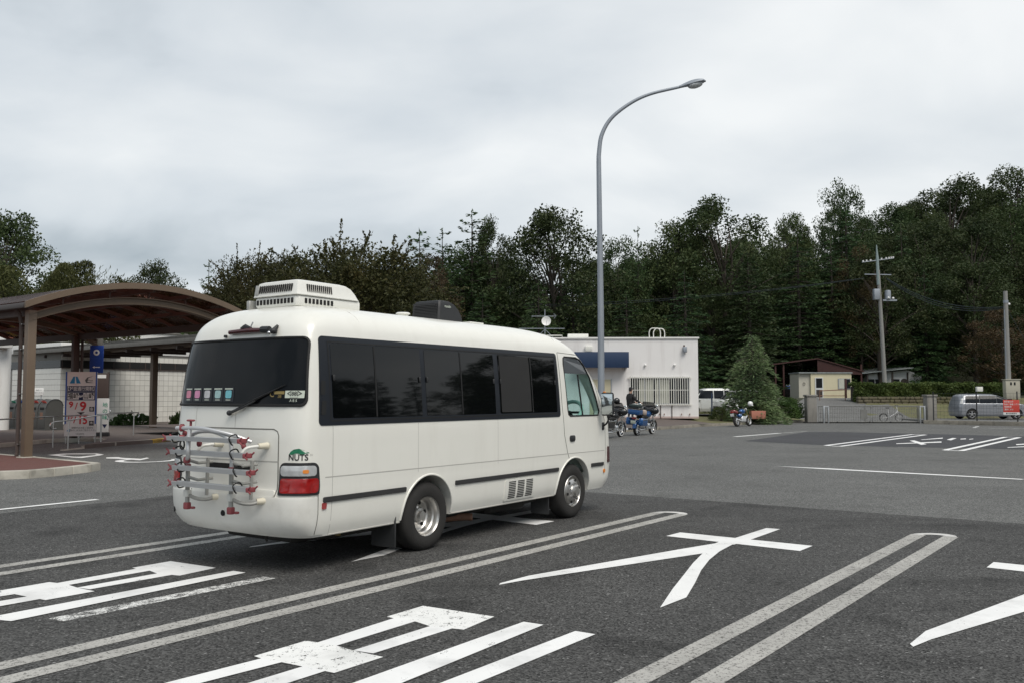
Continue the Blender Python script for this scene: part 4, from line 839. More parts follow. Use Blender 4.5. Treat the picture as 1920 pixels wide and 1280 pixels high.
# ================================================================ BINS
def make_bin(i, lab, colr, label):
    o = thing('recycling_bin', label, 'bin', tuple(Vector((-22.1, 41.5, .13)) - V * .74 * i), R(180 + 54), 'bins in a row under the canopy')   # local x faces -U (front), local y along +V... 
    prof = [(0, 0), (.0, 1.0), (-.06, 1.2), (-.18, 1.36), (-.36, 1.45), (-.58, 1.44), (-.74, 1.33), (-.82, 1.15), (-.84, 0)]
    P('body', MB().prism(prof, -.35, .35, lambda a, b, h: (a, h, b)), 'bin', o); P('lid_rim', MB().tube([(a, .355, b) for a, b in prof[1:8]], .018, 6), 'blackp', o)
    P('label_plate', MB().box((-.105, 0, 1.30), (.015, .34, .20), 0, ry=R(38)), lab, o); P('slot', MB().box((.004, 0, 1.02), (.02, .36, .11), 0, .03), 'dark', o); P('door', MB().box((.006, 0, .48), (.016, .56, .78), 0, .02), 'bin', o); P('notice', MB().box((.016, -.02, .68), (.006, .26, .32)), 'rust', o)
for i, (lb, cl) in enumerate((('red', 'rightmost grey recycling bin with red label, beside the notice board'), ('red', 'grey recycling bin with red label, second from the right'), ('yellow', 'grey recycling bin with yellow label behind the canopy post'), ('bluelabel', 'dark grey recycling bin with blue label left of the canopy post'), ('greenl', 'recycling bin with green label cut by the left edge'))): make_bin(i, lb, lb, cl)
bs = thing('bin_sign', 'small white sign board above the grey bins', 'sign', (-22.6, 42.2, .13), R(0)); P('panel', MB().box((-.25, 0, 1.82), (.86, .03, .34), 0, .006), 'signw', bs)
for k in (-.55, .05): P('leg', MB().cyl((k, .03, 0), (k, .03, 1.9), .02, n=8), 'galv', bs)
for k in range(2): link('lettering', text_mesh('ゴミの分別 ご協力ください' if k else '車内のゴミ・家庭ゴミ', .07, .002, 'CENTER', lambda a, b, k=k: (a - .25, -.018, 1.88 - .12 * k + b), MT['greyink']), bs)
# ================================================================ NOTICE BOARD
nb = thing('notice_board', 'blue edged traffic notice board with red dates under the canopy', 'sign', (-15.78, 32.3, .0), R(10))
W_, Z0, Z1 = 1.08, .28, 2.62
P('panel', MB().box((0, 0, (Z0 + Z1) / 2), (W_, .04, Z1 - Z0), 0, .006), 'signw', nb)
for s in (-1, 1): P('edge_tape', MB().box((s * (W_ / 2 - .025), -.024, Z1 - .95), (.05, .008, 1.9)), 'bluelabel', nb)
for s in (-.5, -.05, .5): P('leg', MB().cyl((s, .04, 0), (s, .04, .5), .022, n=8), 'inox', nb)
for a, b, c in (((0, Z1 - .62), (W_ - .12, .21), 'navy'), ((0, Z1 - .885), (W_ - .12, .30), 'navy'), ((-.265, Z1 - .885), (.38, .24), 'signw'), ((.265, Z1 - .885), (.38, .24), 'signw'), ((.38, Z1 - 1.36), (.16, .17), 'ink'), ((.38, Z1 - 1.87), (.16, .17), 'ink')): P('print', MB().box((a[0], -.023 - (.004 if c != 'navy' else 0), a[1]), (b[0], .006, b[1])), c, nb)
def nt_(txt, x, z, s, m, bold=.02, ws=1, off=-.032): link('lettering', text_mesh(txt, s, bold, 'CENTER', lambda a, b: (x + a, off, z + b), MT[m], ws), nb)
nt_('【対面通行規制】', 0, Z1 - .625, .165, 'signw', .012, .82); nt_('福崎', -.265, Z1 - .89, .23, 'ink', .02, .8); nt_('山崎', .265, Z1 - .89, .23, 'ink', .02, .8); nt_('⇔', 0, Z1 - .89, .16, 'signw', .01, .9)
nt_('9', -.33, Z1 - 1.20, .30, 'redink', .03); nt_('/', -.15, Z1 - 1.26, .34, 'redink', .012); nt_('9', .08, Z1 - 1.27, .46, 'redink', .03); nt_('金', .38, Z1 - 1.36, .13, 'signw', .01, 1, -.038)
nt_('12', -.35, Z1 - 1.68, .24, 'redink', .03, .8); nt_('/', -.19, Z1 - 1.76, .34, 'redink', .012); nt_('15', .08, Z1 - 1.77, .40, 'redink', .03, .85); nt_('木', .38, Z1 - 1.87, .13, 'signw', .01, 1, -.038)
P('print', MB().add([(-.13, -.026, Z1 - 1.47), (.15, -.026, Z1 - 1.47), (.01, -.026, Z1 - 1.56)], [(0, 1, 2)]), 'ink', nb, 0)
nt_('期間中は大変ご迷惑を', .08, Z1 - 2.04, .075, 'greyink', .002); nt_('お掛けしますがご協力ください', .08, Z1 - 2.13, .07, 'greyink', .002); nt_('中国自動車道', .0, Z1 - 2.26, .05, 'greyink', 0)
P('print', MB().add([(-.40, -.026, Z1 - .42), (-.02, -.026, Z1 - .42), (-.14, -.026, Z1 - .17), (-.28, -.026, Z1 - .17)], [(0, 1, 2, 3)]), 'cyan', nb, 0); P('print', MB().add([(-.225, -.029, Z1 - .42), (-.165, -.029, Z1 - .42), (-.205, -.029, Z1 - .17), (-.22, -.029, Z1 - .17)], [(0, 1, 2, 3)]), 'signw', nb, 0); nt_('ハイウェイ', -.21, Z1 - .465, .05, 'redink', .002)
P('print', MB().add([(.12, -.026, Z1 - .30), (.20, -.026, Z1 - .20), (.42, -.026, Z1 - .15), (.24, -.026, Z1 - .22), (.20, -.026, Z1 - .36), (.44, -.026, Z1 - .40), (.16, -.026, Z1 - .40)], [(0, 1, 2, 3), (0, 3, 4), (0, 4, 5, 6)]), 'greyink', nb, 0); nt_('West', .30, Z1 - .31, .09, 'greyink', .004)
P('print', MB().add([(-.46, -.026, Z1 - 2.15), (-.38, -.026, Z1 - 2.08), (-.30, -.026, Z1 - 2.10), (-.36, -.026, Z1 - 2.12), (-.34, -.026, Z1 - 2.18)], [(0, 1, 2, 3), (0, 3, 4)]), 'cyan', nb, 0)
hs_ = thing('hanging_sign', 'blue hanging sign with white pictogram and arrow above the notice board', 'sign', (-16.15, 34.2, 0), R(6))
P('panel', MB().box((0, 0, 3.16), (.50, .05, 1.06), 0, .008), 'blue', hs_); P('pictogram', MB().lathe([(.115, -.03), (.115, -.036), (.0, -.036)], (0, 0, 3.42), 'Y', 20), 'signw', hs_); P('pictogram', MB().lathe([(.05, -.037), (.05, -.04), (.0, -.04)], (0, 0, 3.42), 'Y', 14), 'blue', hs_)
P('arrow', MB().box((.03, -.03, 2.85), (.22, .008, .03)).add([(-.14, -.032, 2.85), (-.06, -.032, 2.90), (-.06, -.032, 2.80)], [(0, 1, 2)]), 'signw', hs_, 0); link('lettering', text_mesh('インフォメーション', .052, 0, 'CENTER', lambda a, b: (a, -.029, 3.19 + b), MT['bluelabel']), hs_); P('hanger', MB().box((0, .05, 3.85), (.4, .06, .4)), 'slate', hs_)
ib = thing('information_board', 'dark brown information board behind the notice board', 'sign', (-17.1, 36.2, .12), R(10)); P('panel', MB().box((0, 0, 1.6), (1.0, .06, 1.9), 0, .01), 'brownb', ib); P('header', MB().box((.1, -.034, 2.42), (.6, .008, .14)), 'signw', ib)
for s in (-.47, .47): P('leg', MB().box((s, .04, 1.3), (.07, .06, 2.6)), 'dkbrown', ib)
sb_ = thing('standing_sign', 'narrow white standing sign with green print beside the notice board', 'sign', (-16.62, 35.4, .12), R(14)); P('panel', MB().box((.2, 0, .85), (.45, .05, 1.35), 0, .01), 'signw', sb_)
for z, m_, ch in ((1.25, 'greenl', '地'), (1.0, 'greenl', 'の'), (.75, 'greenl', '味'), (.4, 'navy', '▼')): link('lettering', text_mesh(ch, .2, .01, 'CENTER', lambda a, b, z=z: (.28 + a, -.03, z + b), MT[m_]), sb_)
P('foot', MB().box((.2, 0, .08), (.5, .3, .16), 0, .02), 'blackp', sb_)
# ================================================================ HANDRAILS
def handrail(label, pts, posts, r=.022):
    o = thing('handrail', label, 'handrail', (0, 0, 0), 0, 'stainless handrails along the ramp'); P('rail', MB().tube(bez(pts, 6), r, 8), 'inox', o)
    for (x, y, z0, z1) in posts: P('post', MB().cyl((x, y, z0), (x, y, z1), r * .95, n=8), 'inox', o)
    rebase(o, posts[0][:3])
handrail('stainless handrail at the kerb ramp, nearest of the three', [(-14.42, 27.95, .72), (-14.44, 27.72, .72), (-14.44, 27.62, .82), (-14.42, 27.78, .93), (-14.31, 28.5, .96), (-14.40, 30.0, 1.03), (-14.44, 31.07, 1.08), (-14.46, 31.5, 1.09), (-14.46, 31.65, 1.0), (-14.45, 31.55, .9)], [(-14.31, 28.52, 0, .96), (-14.44, 31.07, .02, 1.08)])
handrail('long stainless handrail running behind the notice board legs', [(-15.6, 23.8, 1.0), (-15.6, 27, 1.03), (-15.55, 32, 1.05), (-15.5, 36.2, 1.06), (-15.5, 36.6, 1.04), (-15.5, 36.72, .95), (-15.5, 36.6, .86)], [(-15.6, 26.2, 0, 1.03), (-15.57, 30.0, .0, 1.04), (-15.5, 33.3, .1, 1.05), (-15.5, 36.2, .1, 1.06)])
handrail('small stainless handrail next to the rightmost bin', [(-21.4, 43.2, 1.28), (-20.3, 42.7, 1.2), (-19.4, 42.3, 1.1), (-19.2, 42.2, 1.02), (-19.3, 42.25, .92)], [(-19.7, 42.45, .13, 1.14), (-21.2, 43.1, .13, 1.27)])
# ================================================================ WHITE BUILDING ON THE RIGHT
MT.update(pinkwall=mat('pinkish_render', (.80, .79, .78), .85, var=.04, ns=1.2, streak=.2, stain_col=(.33, .28, .26), ss=.5), bluefas=mat('blue_fascia', (.014, .036, .09), .5, var=.06), pinkbase=mat('pink_base', (.50, .40, .37), .85, var=.1), curtain=mat('blind', (.50, .51, .44), .8, var=.1), winframe=mat('alu_frame', (.42, .44, .46), .4, .5), glassd=mat('dark_window', (.02, .022, .025), .08, var=0), ivory=mat('ivory_paint', (.76, .76, .71), .5), creamw=mat('cream_panel', (.62, .57, .40), .7, var=.06, streak=.12, stain_col=(.3, .25, .16)), creams=mat('cream_side', (.50, .48, .41), .7, var=.06), rustred=mat('rust_red', (.045, .014, .012), .7, var=.3), tinroof=mat('tin_roof', (.30, .33, .33), .5, .2, var=.3, streak=.3, stain_col=(.1, .09, .08)), shedw=mat('shed_white', (.62, .64, .64), .7, var=.08, stain=.2), timber=mat('dark_timber', (.05, .04, .035), .8), stone=mat('stone_wall', (.12, .105, .07), .9, var=.5, ns=3, bump=.7, bs=8, stain=.6, stain_col=(.10, .11, .035), ss=1.2), conc=mat('concrete', (.24, .23, .21), .9, var=.2, ns=3, bump=.2, bs=25, streak=.4, stain_col=(.08, .075, .07)), gatem=mat('gate_steel', (.20, .20, .19), .6, .3, var=.3), polecon=mat('pole_concrete', (.25, .25, .24), .85, var=.12, streak=.2, stain_col=(.12, .12, .11)), polegreen=mat('pole_green', (.22, .28, .28), .5), insul=mat('insulator', (.8, .8, .8), .2), wire=mat('wire', (.02, .03, .035), .6), terracotta=mat('terracotta', (.42, .17, .12), .8, var=.12), boxc=mat('meter_box', (.40, .38, .31), .6, var=.06))
wb = thing('service_building', 'single storey white building with blue fascia and barred window', 'building', (11.42, 54.0, .40), R(-2))
wl_ = P('wall', MB().box((-10, 4.5, 2.4), (20, 9, 4.8)), 'pinkwall', wb, 0)
bpy.context.view_layer.update(); mw = wl_.matrix_world.copy(); cw = MB().box((-2.36, .0, 1.64), (3.62, .5, 1.62)).build('c', MT['pinkwall'], None, 0); cw.matrix_world = mw; boolean(wl_, [cw])
P('parapet_cap', MB().box((-10, 4.5, 4.86), (20.16, 9.16, .11), 0, .02), 'whitewall', wb); P('plinth', MB().box((-2.4, -.012, .03), (4.8, .03, .12)), 'pinkbase', wb)
wd = P('window', MB().box((-2.36, .20, 1.64), (3.62, .03, 1.62)), 'glassd', wb)
for k, (a, w) in enumerate(((-3.30, .86), (-2.30, .80))): P('blind', MB().box((a + .12, .175, 1.60), (w, .012, 1.5)), 'curtain', wd)
for k in range(5): P('frame_post', MB().box((-4.14 + k * .89, .15, 1.64), (.06, .05, 1.6)), 'winframe', wd)
for z in (.86, 2.42): P('frame_rail', MB().box((-2.36, .15, z), (3.62, .05, .05)), 'winframe', wd)
gr = P('window_grille', MB().box((-2.36, -.09, 2.46), (3.9, .05, .05)), 'ivory', wb)
for z in (.82, 1.70): P('grille_rail', MB().box((-2.36, -.09, z), (3.9 if z < 1 else 3.66, .05, .035)), 'ivory', gr)
bm_ = MB().box((0, 0, 0), (.034, .034, 1.72)).mesh('grille_bar', MT['ivory'], 0)
for k in range(27): o = link('grille_bar', bm_, gr); o.location = (-4.16 + k * .1385, -.135, 1.64)
tm = MB().tube([(0, .04, -.03), (0, -.05, -.03), (0, -.09, .02)], .014, 5).mesh('grille_tip', MT['ivory'], 0)
for k in range(27):
    for z in (2.52, .79): o = link('grille_tip', tm, gr); o.location = (-4.16 + k * .1385, -.13, z)
P('awning_fascia', MB().box((-5.95, -.75, 3.52), (3.3, .12, .96), 0, .01), 'bluefas', wb); P('awning_slab', MB().box((-5.95, -.36, 3.12), (3.2, .72, .14)), 'whitewall', wb); P('awning_bracket', MB().add([(-4.5, -.66, 3.06), (-4.5, -.02, 3.06), (-4.5, -.02, 2.85)], [(0, 1, 2)]), 'conc', wb, 0)
dr = P('door', MB().box((-6.0, -.012, 1.2), (1.3, .04, 2.3), 0, .005), 'creamw', wb); P('door_frame', MB().box((-5.32, -.03, 1.2), (.07, .05, 2.36)), 'winframe', dr); P('door_handle', MB().box((-5.5, -.05, 1.05), (.04, .05, .18), 0, .01), 'chrome', dr)
P('vent_hood', MB().box((-6.7, -.14, 4.22), (.44, .28, .34), 0, .03), 'ivory', wb)
for x in (-3.24, -1.45): P('wall_lamp', MB().sphere((x, -.08, 3.22), (.07, .09, .09)), 'signw', wb)
fl = P('floodlight', MB().box((-.82, -.14, 4.16), (.24, .2, .34), 0, .03), 'galv', wb); P('floodlight_cap', MB().box((-.86, -.12, 4.38), (.08, .1, .12), 0, .01), 'rustred', fl)
for x in (-2.32, -1.63): P('downpipe', MB().cyl((x, -.05, 0), (x, -.05, .82), .025, n=6), 'dkbrown', wb)
for x in (-2.4, -2.1, -1.05, -.55): P('wall_hook', MB().box((x, -.06, .22), (.04, .06, .1)), 'rust', wb)
for dx in (0, .3):
    P('ladder_rail', MB().tube(bez([(-2.95 + dx, .1 + dx, 4.9), (-2.95 + dx, .1 + dx, 5.25), (-2.82 + dx, .1 + dx, 5.45), (-2.6 + dx, .1 + dx, 5.47), (-2.38 + dx, .1 + dx, 5.45), (-2.27 + dx, .1 + dx, 5.25), (-2.27 + dx, .1 + dx, 4.9)], 4), .03, 8), 'ivory', wb)
P('roof_unit', MB().box((-7.3, 1.5, 5.06), (1.3, .8, .3), 0, .03), 'ivory', wb); P('roof_railing', MB().tube([(-9.5, 1.2, 4.9), (-9.5, 1.2, 5.12), (-8.3, 1.2, 5.12), (-8.3, 1.2, 4.9)], .025, 6), 'ivory', wb)
ae = thing('tv_aerial', 'television aerial mast with satellite dish on the white building roof', 'aerial', (2.1, 56.0, 5.2))
P('mast', MB().cyl((0, 0, 0), (0, 0, 2.0), .025, n=8), 'galv', ae); P('dish', MB().lathe([(0, 0), (.12, -.012), (.22, -.045), (.30, -.09)], (.08, -.08, 1.26), 'Y', 20), 'signw', ae); P('dish_arm', MB().tube([(.08, -.1, 1.0), (.08, -.4, 1.1), (.08, -.45, 1.25)], .012, 6), 'galv', ae)
for z, a, b in ((1.58, -.85, .65), (.80, -1.65, 1.25)):
    bo = P('boom', MB().box(((a + b) / 2, 0, z), (b - a, .035, .035)), 'galv', ae)
    for k in range(9): P('element', MB().box((a + (b - a) * k / 8, 0, z), (.012, .5, .012)), 'galv', bo)
P('element', MB().tube([(.55, 0, 1.75), (.72, 0, 1.60), (.58, 0, 1.42)], .012, 5), 'galv', ae)
for s in (-1, 1): P('mast_stay', MB().cyl((0, 0, .75), (s * .7, 0, .05), .014, n=6), 'galv', ae)
# ================================================================ SHEDS, HEDGE, GATE
sh = thing('cream_shed', 'small cream prefabricated hut with white door behind the gate', 'shed', (26.46, 78.0, 1.45), R(0))
P('wall', MB().box((1.8, 1.4, 1.15), (3.6, 2.8, 2.3)), 'creamw', sh); P('side_annex', MB().box((-.5, 1.45, 1.17), (1.0, 2.5, 2.26)), 'creams', sh); P('roof_edge', MB().box((1.3, 1.4, 2.33), (4.75, 3.0, .10)), 'tinroof', sh)
d_ = P('door', MB().box((.72, -.02, .96), (.72, .05, 1.9)), 'shedw', sh); P('door_pane', MB().box((.72, -.05, 1.42), (.54, .02, .84)), 'glassd', d_); P('door_pane', MB().box((.72, -.05, .50), (.54, .02, .66)), 'timber', d_)
w_ = P('window', MB().box((2.95, -.02, 1.35), (1.1, .05, .95)), 'winframe', sh); P('pane', MB().box((2.72, -.05, 1.35), (.5, .02, .82)), 'curtain', w_); P('pane', MB().box((3.22, -.05, 1.35), (.48, .02, .82)), 'glassd', w_); P('hose_hook', MB().tube([(-.55 + .1 * math.cos(a), -.03 + .19, 1.35 + .12 * math.sin(a)) for a in [2 * PI * k / 10 for k in range(10)]], .015, 5, closed=True), 'dkbrown', sh)
rp_ = one('red_post', MB().box((0, 0, .9), (.16, .16, 1.8), 0, .01), 'rustred', 'short rust red post in front of the cream hut', 'post'); rp_.location = (29.0, 76.6, 1.42)
cp = thing('carport', 'open carport with rusty red roof behind the cream hut', 'carport', (24.6, 83.0, 1.5))
P('roof', MB().add([(-.3, -1, 3.2), (3.9, -1, 3.75), (8.2, -1, 2.55), (8.2, 5, 2.55), (3.9, 5, 3.75), (-.3, 5, 3.2), (-.3, -1, 3.1), (3.9, -1, 3.65), (8.2, -1, 2.45), (8.2, 5, 2.45), (3.9, 5, 3.65), (-.3, 5, 3.1)], [(0, 1, 4, 5), (1, 2, 3, 4), (6, 11, 10, 7), (7, 10, 9, 8), (0, 6, 7, 1), (1, 7, 8, 2), (2, 8, 9, 3), (0, 5, 11, 6), (3, 9, 10, 4), (4, 10, 11, 5)]), 'rustred', cp, 0)
for x in (0, .75, 4.1, 8.0):
    for y in (-.8, 4.6): P('post', MB().box((x, y, 1.6), (.14, .14, 3.1)), 'rustred', cp)
P('gable_panel', MB().add([(3.9, -.9, 3.6), (8.0, -.9, 2.5), (8.0, -.9, 2.2), (3.9, -.9, 2.4)], [(0, 1, 2, 3)]), 'rustred', cp, 0); P('back_wall', MB().box((4, 4.9, 1.4), (8.2, .1, 2.8)), 'timber', cp)
s2 = thing('white_shed', 'white shed with sloping tin roof behind the hedge', 'shed', (34.9, 88.0, 1.9), R(0))
P('wall', MB().add([(.6, 0, 0), (4.6, 0, 0), (6.4, .8, 0), (6.4, 4, 0), (.6, 4, 0), (.6, 0, 2.0), (4.6, 0, 2.4), (6.4, .8, 1.9), (6.4, 4, 1.9), (.6, 4, 2.0)], [(0, 1, 6, 5), (1, 2, 7, 6), (2, 3, 8, 7), (3, 4, 9, 8), (4, 0, 5, 9), (5, 6, 7, 8, 9)]), 'shedw', s2, 0)
P('roof', MB().add([(-.6, -.8, 2.05), (4.9, -.8, 2.65), (5.0, 4.2, 2.95), (-.6, 4.2, 2.4), (-.6, -.8, 1.97), (4.9, -.8, 2.57), (5.0, 4.2, 2.87), (-.6, 4.2, 2.32)], [(0, 1, 2, 3), (7, 6, 5, 4), (0, 4, 5, 1), (1, 5, 6, 2), (3, 2, 6, 7), (0, 3, 7, 4)]), 'tinroof', s2, 0)
for x in (.4, 2.2, 2.9, 4.6): P('post', MB().box((x, -.5 if x < 3 else -.05, 1.1), (.14, .14, 2.2)), 'timber', s2)
for a, b in ((.7, 1.3), (1.4, 2.1), (3.0, 3.8)): P('window', MB().box(((a + b) / 2, -.03, 1.15), (b - a, .05, .7)), 'glassd', s2)
P('wall_vent', MB().cyl((4.25, -.1, 1.25), (4.25, .02, 1.25), .32, n=14), 'timber', s2)
sw_ = thing('stone_retaining_wall', 'mossy stone retaining wall under the hedge', 'wall', (27.6, 70.6, 0))
rng_ = random.Random(5); mb = MB()
for r_ in range(5):
    x = 0
    while x < 9.6:
        l = rng_.uniform(.3, .75); mb.box((x + l / 2, rng_.uniform(-.04, .04), .62 + r_ * .235), (l - .03, .5, .22), rng_.uniform(-.03, .03), .05); x += l
q = P('stone', mb, 'stone', sw_); q['kind'] = 'stuff'
gt = thing('sliding_gate', 'low grey steel lattice gate across the driveway', 'gate', (19.75, 56.85, 0))
for a, b in ((0, 3.35), (3.45, 6.75)):
    lf = P('gate_frame', MB().tube([(a, 0, .08), (a, 0, 1.08), (b, 0, 1.08), (b, 0, .08)], .035, 6, closed=True), 'gatem', gt); mb = MB()
    n = int((b - a) / .11)
    for k in range(1, n): mb.box((a + (b - a) * k / n, 0, .58), (.018, .018, .98))
    for z in (.35, .62, .86): mb.box(((a + b) / 2, .004, z), (b - a - .05, .012, .018))
    bb = P('baluster', mb, 'gatem', lf, 0); bb['kind'] = 'stuff'
    for x in (a + (b - a) * .35, b - .1): P('caster', MB().cyl((x, -.04, .05), (x, .04, .05), .06, n=10), 'blackp', lf)
    P('brace_post', MB().box((b - .35, 0, .6), (.08, .06, 1.05)), 'gatem', lf)
P('plate', MB().box((2.9, -.03, .55), (.42, .015, .62)), 'gatem', gt)
for x, y, lab in ((19.35, 57.2, 'square concrete gate pillar left of the lattice gate'), (27.0, 57.0, 'square concrete gate pillar right of the lattice gate')):
    o = thing('gate_pillar', lab, 'pillar', (x, y, 0), 0, 'concrete gate pillars'); P('shaft', MB().box((0, 0, .85), (.62, .6, 1.7), 0, .03), 'conc', o); P('cap', MB().box((0, 0, 1.76), (.72, .7, .12), 0, .02), 'conc', o)
for x, l, s in ((20.0, 'white gate stop frame beside the left gate pillar', 1), (26.45, 'pale gate stop frame beside the right gate pillar', -1)):
    o = thing('gate_stop', l, 'post', (x, 56.6, 0)); P('leg', MB().box((0, 0, .55), (.1, .1, 1.1), 0, .01), 'winframe', o); P('leg', MB().box((s * .28, 0, .5), (.08, .08, 1.0), 0, .01), 'winframe', o); P('cross_bar', MB().box((s * .14, 0, 1.05), (.36, .08, .08), 0, .01), 'winframe', o)
rl = thing('barrier_rail', 'rusty pipe barrier in front of the cream hut', 'barrier', (25.3, 72.5, 1.25)); P('rail', MB().tube([(0, 0, 0), (0, 0, .9), (2.1, 0, 1.0), (2.1, 0, .0)], .04, 6), 'rust', rl); P('rail', MB().tube([(0, 0, .5), (2.1, 0, .5)], .03, 6), 'rust', rl)
# fence with black posts, wires, red notice
fn_ = thing('wire_fence', 'low wire fence with black posts in front of the silver minivan', 'fence', (0, 0, 0))
FP = [(26.05, 54.55), (27.8, 52.8), (29.35, 51.25), (31.2, 49.4), (33.4, 47.2)]
for (x, y) in FP: P('post', MB().cyl((x, y, .2), (x, y, 2.0), .035, n=8), 'blackp', fn_)
mb = MB()
for i in range(len(FP) - 1):
    (x0, y0), (x1, y1) = FP[i], FP[i + 1]
    for z in np.linspace(.35, 1.9, 8): mb.cyl((x0, y0, z), (x1, y1, z), .005, n=4)
    for k in range(1, 12): t_ = k / 12; mb.cyl((x0 + (x1 - x0) * t_, y0 + (y1 - y0) * t_, .3), (x0 + (x1 - x0) * t_, y0 + (y1 - y0) * t_, 1.9), .004, n=4)
q = P('wire', mb, 'wire', fn_, 0); q['kind'] = 'stuff'; rebase(fn_, (27.8, 52.8, .2))
eb = one('junction_box', MB().box((0, 0, .14), (.36, .2, .28), 0, .02), 'ivory', 'small beige box on top of a black fence post', 'box'); eb.location = (27.95, 52.72, 2.0)
MT['boxpink'] = MT['ivory']
rs = thing('red_notice', 'red notice with white lettering hanging on the fence by the minivan', 'sign', (29.0, 51.25, 0), R(-30))
P('panel', MB().box((0, 0, 1.08), (.82, .03, .86), 0, .006), 'red', rs); P('white_strip', MB().box((0, -.018, .72), (.82, .008, .15)), 'signw', rs)
for k, tx in enumerate(('関係者以外', '駐車ご遠慮くださ', '無断駐車', '通報します')): link('lettering', text_mesh(tx, .105, .004, 'LEFT', lambda a, b, k=k: (a - .36, -.02, 1.40 - .15 * k + b), MT['signw'], .9), rs)
link('lettering', text_mesh('■ 管理事務所', .10, .004, 'CENTER', lambda a, b: (a, -.026, .72 + b), MT['ink'], .9), rs)
# ================================================================ UTILITY POLES
up = thing('utility_pole', 'concrete utility pole with crossarms and transformer behind the hedge', 'utility pole', (32.2, 76, 1.4), 0, 'utility poles')
P('pole', MB().tube([(0, 0, 0), (-.2, 0, 6.5), (-.36, 0, 11.2)], [.19, .16, .13], 14), 'polecon', up); P('pole_top', MB().tube([(-.36, 0, 9.9), (-.42, 0, 12.0), (-.45, 0, 13.4)], [.145, .125, .04], 10), 'polegreen', up); P('top_brace', MB().cyl((-.45, 0, 13.3), (-.28, 0, 12.1), .025, n=6), 'polegreen', up)
for z, a, b, dz in ((12.05, -1.75, 1.0, .35), (10.8, -1.55, .75, -.04)):
    ca = P('crossarm', MB().cyl((a, 0, z - dz / 2), (b, 0, z + dz / 2), .045, n=6), 'galv', up)
    if dz > 0:
        for x in (-1.65, -1.35, -1.0, -.05, .35, .6, .8, .98): t_ = (x - a) / (b - a); P('insulator', MB().cyl((x, 0, z - dz / 2 + dz * t_), (x, 0, z - dz / 2 + dz * t_ + .16), .06, .08, 8), 'insul', ca)
P('switch_box', MB().box((-.62, -.1, 9.05), (.5, .4, .95), 0, .04), 'galv', up); tr_ = P('transformer', MB().lathe([(0, 9.45), (.22, 9.42), (.25, 9.3), (.25, 8.65), (.2, 8.6), (0, 8.6)], (.42, 0, 0), 'Z', 16), 'galv', up)
P('bushing', MB().sphere((.38, -.22, 8.75), .10), 'insul', tr_); P('bushing', MB().sphere((.82, -.1, 8.72), .11), 'insul', tr_); P('bracket', MB().box((.55, -.05, 8.55), (1.2, .16, .14)), 'galv', up)
up2 = thing('utility_pole', 'shorter grey concrete pole with a meter box beside the minivan', 'utility pole', (34.92, 62, .15), 0, 'utility poles'); P('pole', MB().tube([(0, 0, 0), (.02, 0, 8.95)], [.21, .135], 14), 'polecon', up2); P('pole_cap', MB().cyl((.02, 0, 8.1), (.02, 0, 8.3), .17, n=12), 'galv', up2); P('insulator', MB().sphere((.22, -.05, 8.02), .09), 'insul', up2); P('cable_pipe', MB().cyl((-.17, -.1, .2), (-.13, -.08, 7.6), .03, n=6), 'galv', up2)
for k in range(8): P('step_bolt', MB().box((.17 if k % 2 else -.2, 0, 2.6 + k * .6), (.14, .02, .02)), 'galv', up2)
mbx = P('meter_box', MB().box((0, -.38, 2.05), (1.0, .42, 1.32), 0, .02), 'boxc', up2); P('meter_box_lid', MB().box((0, -.39, 2.73), (1.1, .5, .06), 0, .01), 'boxc', mbx)
for x in (-.14, .12): P('meter_window', MB().box((x, -.60, 2.44), (.12, .02, .2), 0, .01), 'glassd', mbx)
def cable(label, a, b, sag, n=1, r=.02):
    o = thing('cable', label, 'cable', (0, 0, 0), 0, 'overhead cables'); a, b = Vector(a), Vector(b)
    for j in range(n): P('strand', MB().tube([a.lerp(b, k / 16) - Vector((0, 0, (sag + j * .12) * 4 * (k / 16) * (1 - k / 16) + j * .05)) for k in range(17)], r, 4), 'wire', o)
    rebase(o, a)
cable('bundle of dark cables sagging between the two utility poles', (32.5, 75.9, 11.9), (34.95, 62, 8.0), .9, 3, .022)
cable('pair of thin cables running left from the tall utility pole', (30.6, 76, 11.9), (-24, 96, 12.5), 1.6, 2, .018)
cable('guy wire from the short pole down to the right', (34.98, 62, 7.9), (38.6, 62, 1.2), 0, 1, .016)
MT['pl'] = MT['terracotta']
pln = one('planter', MB().box((0, 0, .24), (.84, .5, .48), 0, .02, (1.04, 1.04)), 'terracotta', 'pink square planter under the cedar tree', 'planter'); pln.location = (14.85, 53.4, .36)
bpost = one('blue_post', MB().cyl((0, 0, 0), (0, 0, 1.5), .05, n=8), 'bluefas', 'dark blue post in front of the parked white cars', 'post'); bpost.location = (13.05, 57.6, .45)
# ================================================================ CARS
MT.update(silver=mat('silver_paint', (.30, .315, .345), .3, .3, var=.03, coat=.6), silverlow=mat('grey_paint', (.15, .16, .175), .3, .4, var=.04, coat=.4), carwhite=mat('car_white', (.58, .60, .59), .3, var=.03, coat=.4), alloy=mat('alloy', (.62, .62, .63), .3, .8, var=.05), bikeblue=mat('bike_blue', (.012, .085, .26), .18, .35, var=.05, coat=.8), gloss=mat('gloss_black', (.012, .012, .013), .15, coat=.5), darkc=mat('dark_cloth', (.018, .018, .02), .85, var=.2), skin=mat('skin', (.52, .33, .25), .55, var=.06), jean=mat('trousers', (.05, .05, .06), .85), maroon=mat('maroon', (.16, .02, .02), .35, coat=.4), cloth=mat('cloth_green', (.02, .035, .035), .9), bagc=mat('beige_bag', (.40, .33, .28), .8), screen=glass('windshield', (.5, .5, .5), .35), helm=mat('white_helmet', (.8, .8, .8), .15, coat=.5), car_glass=mat('car_glass', (.012, .014, .017), .06, var=0, spec=.22))
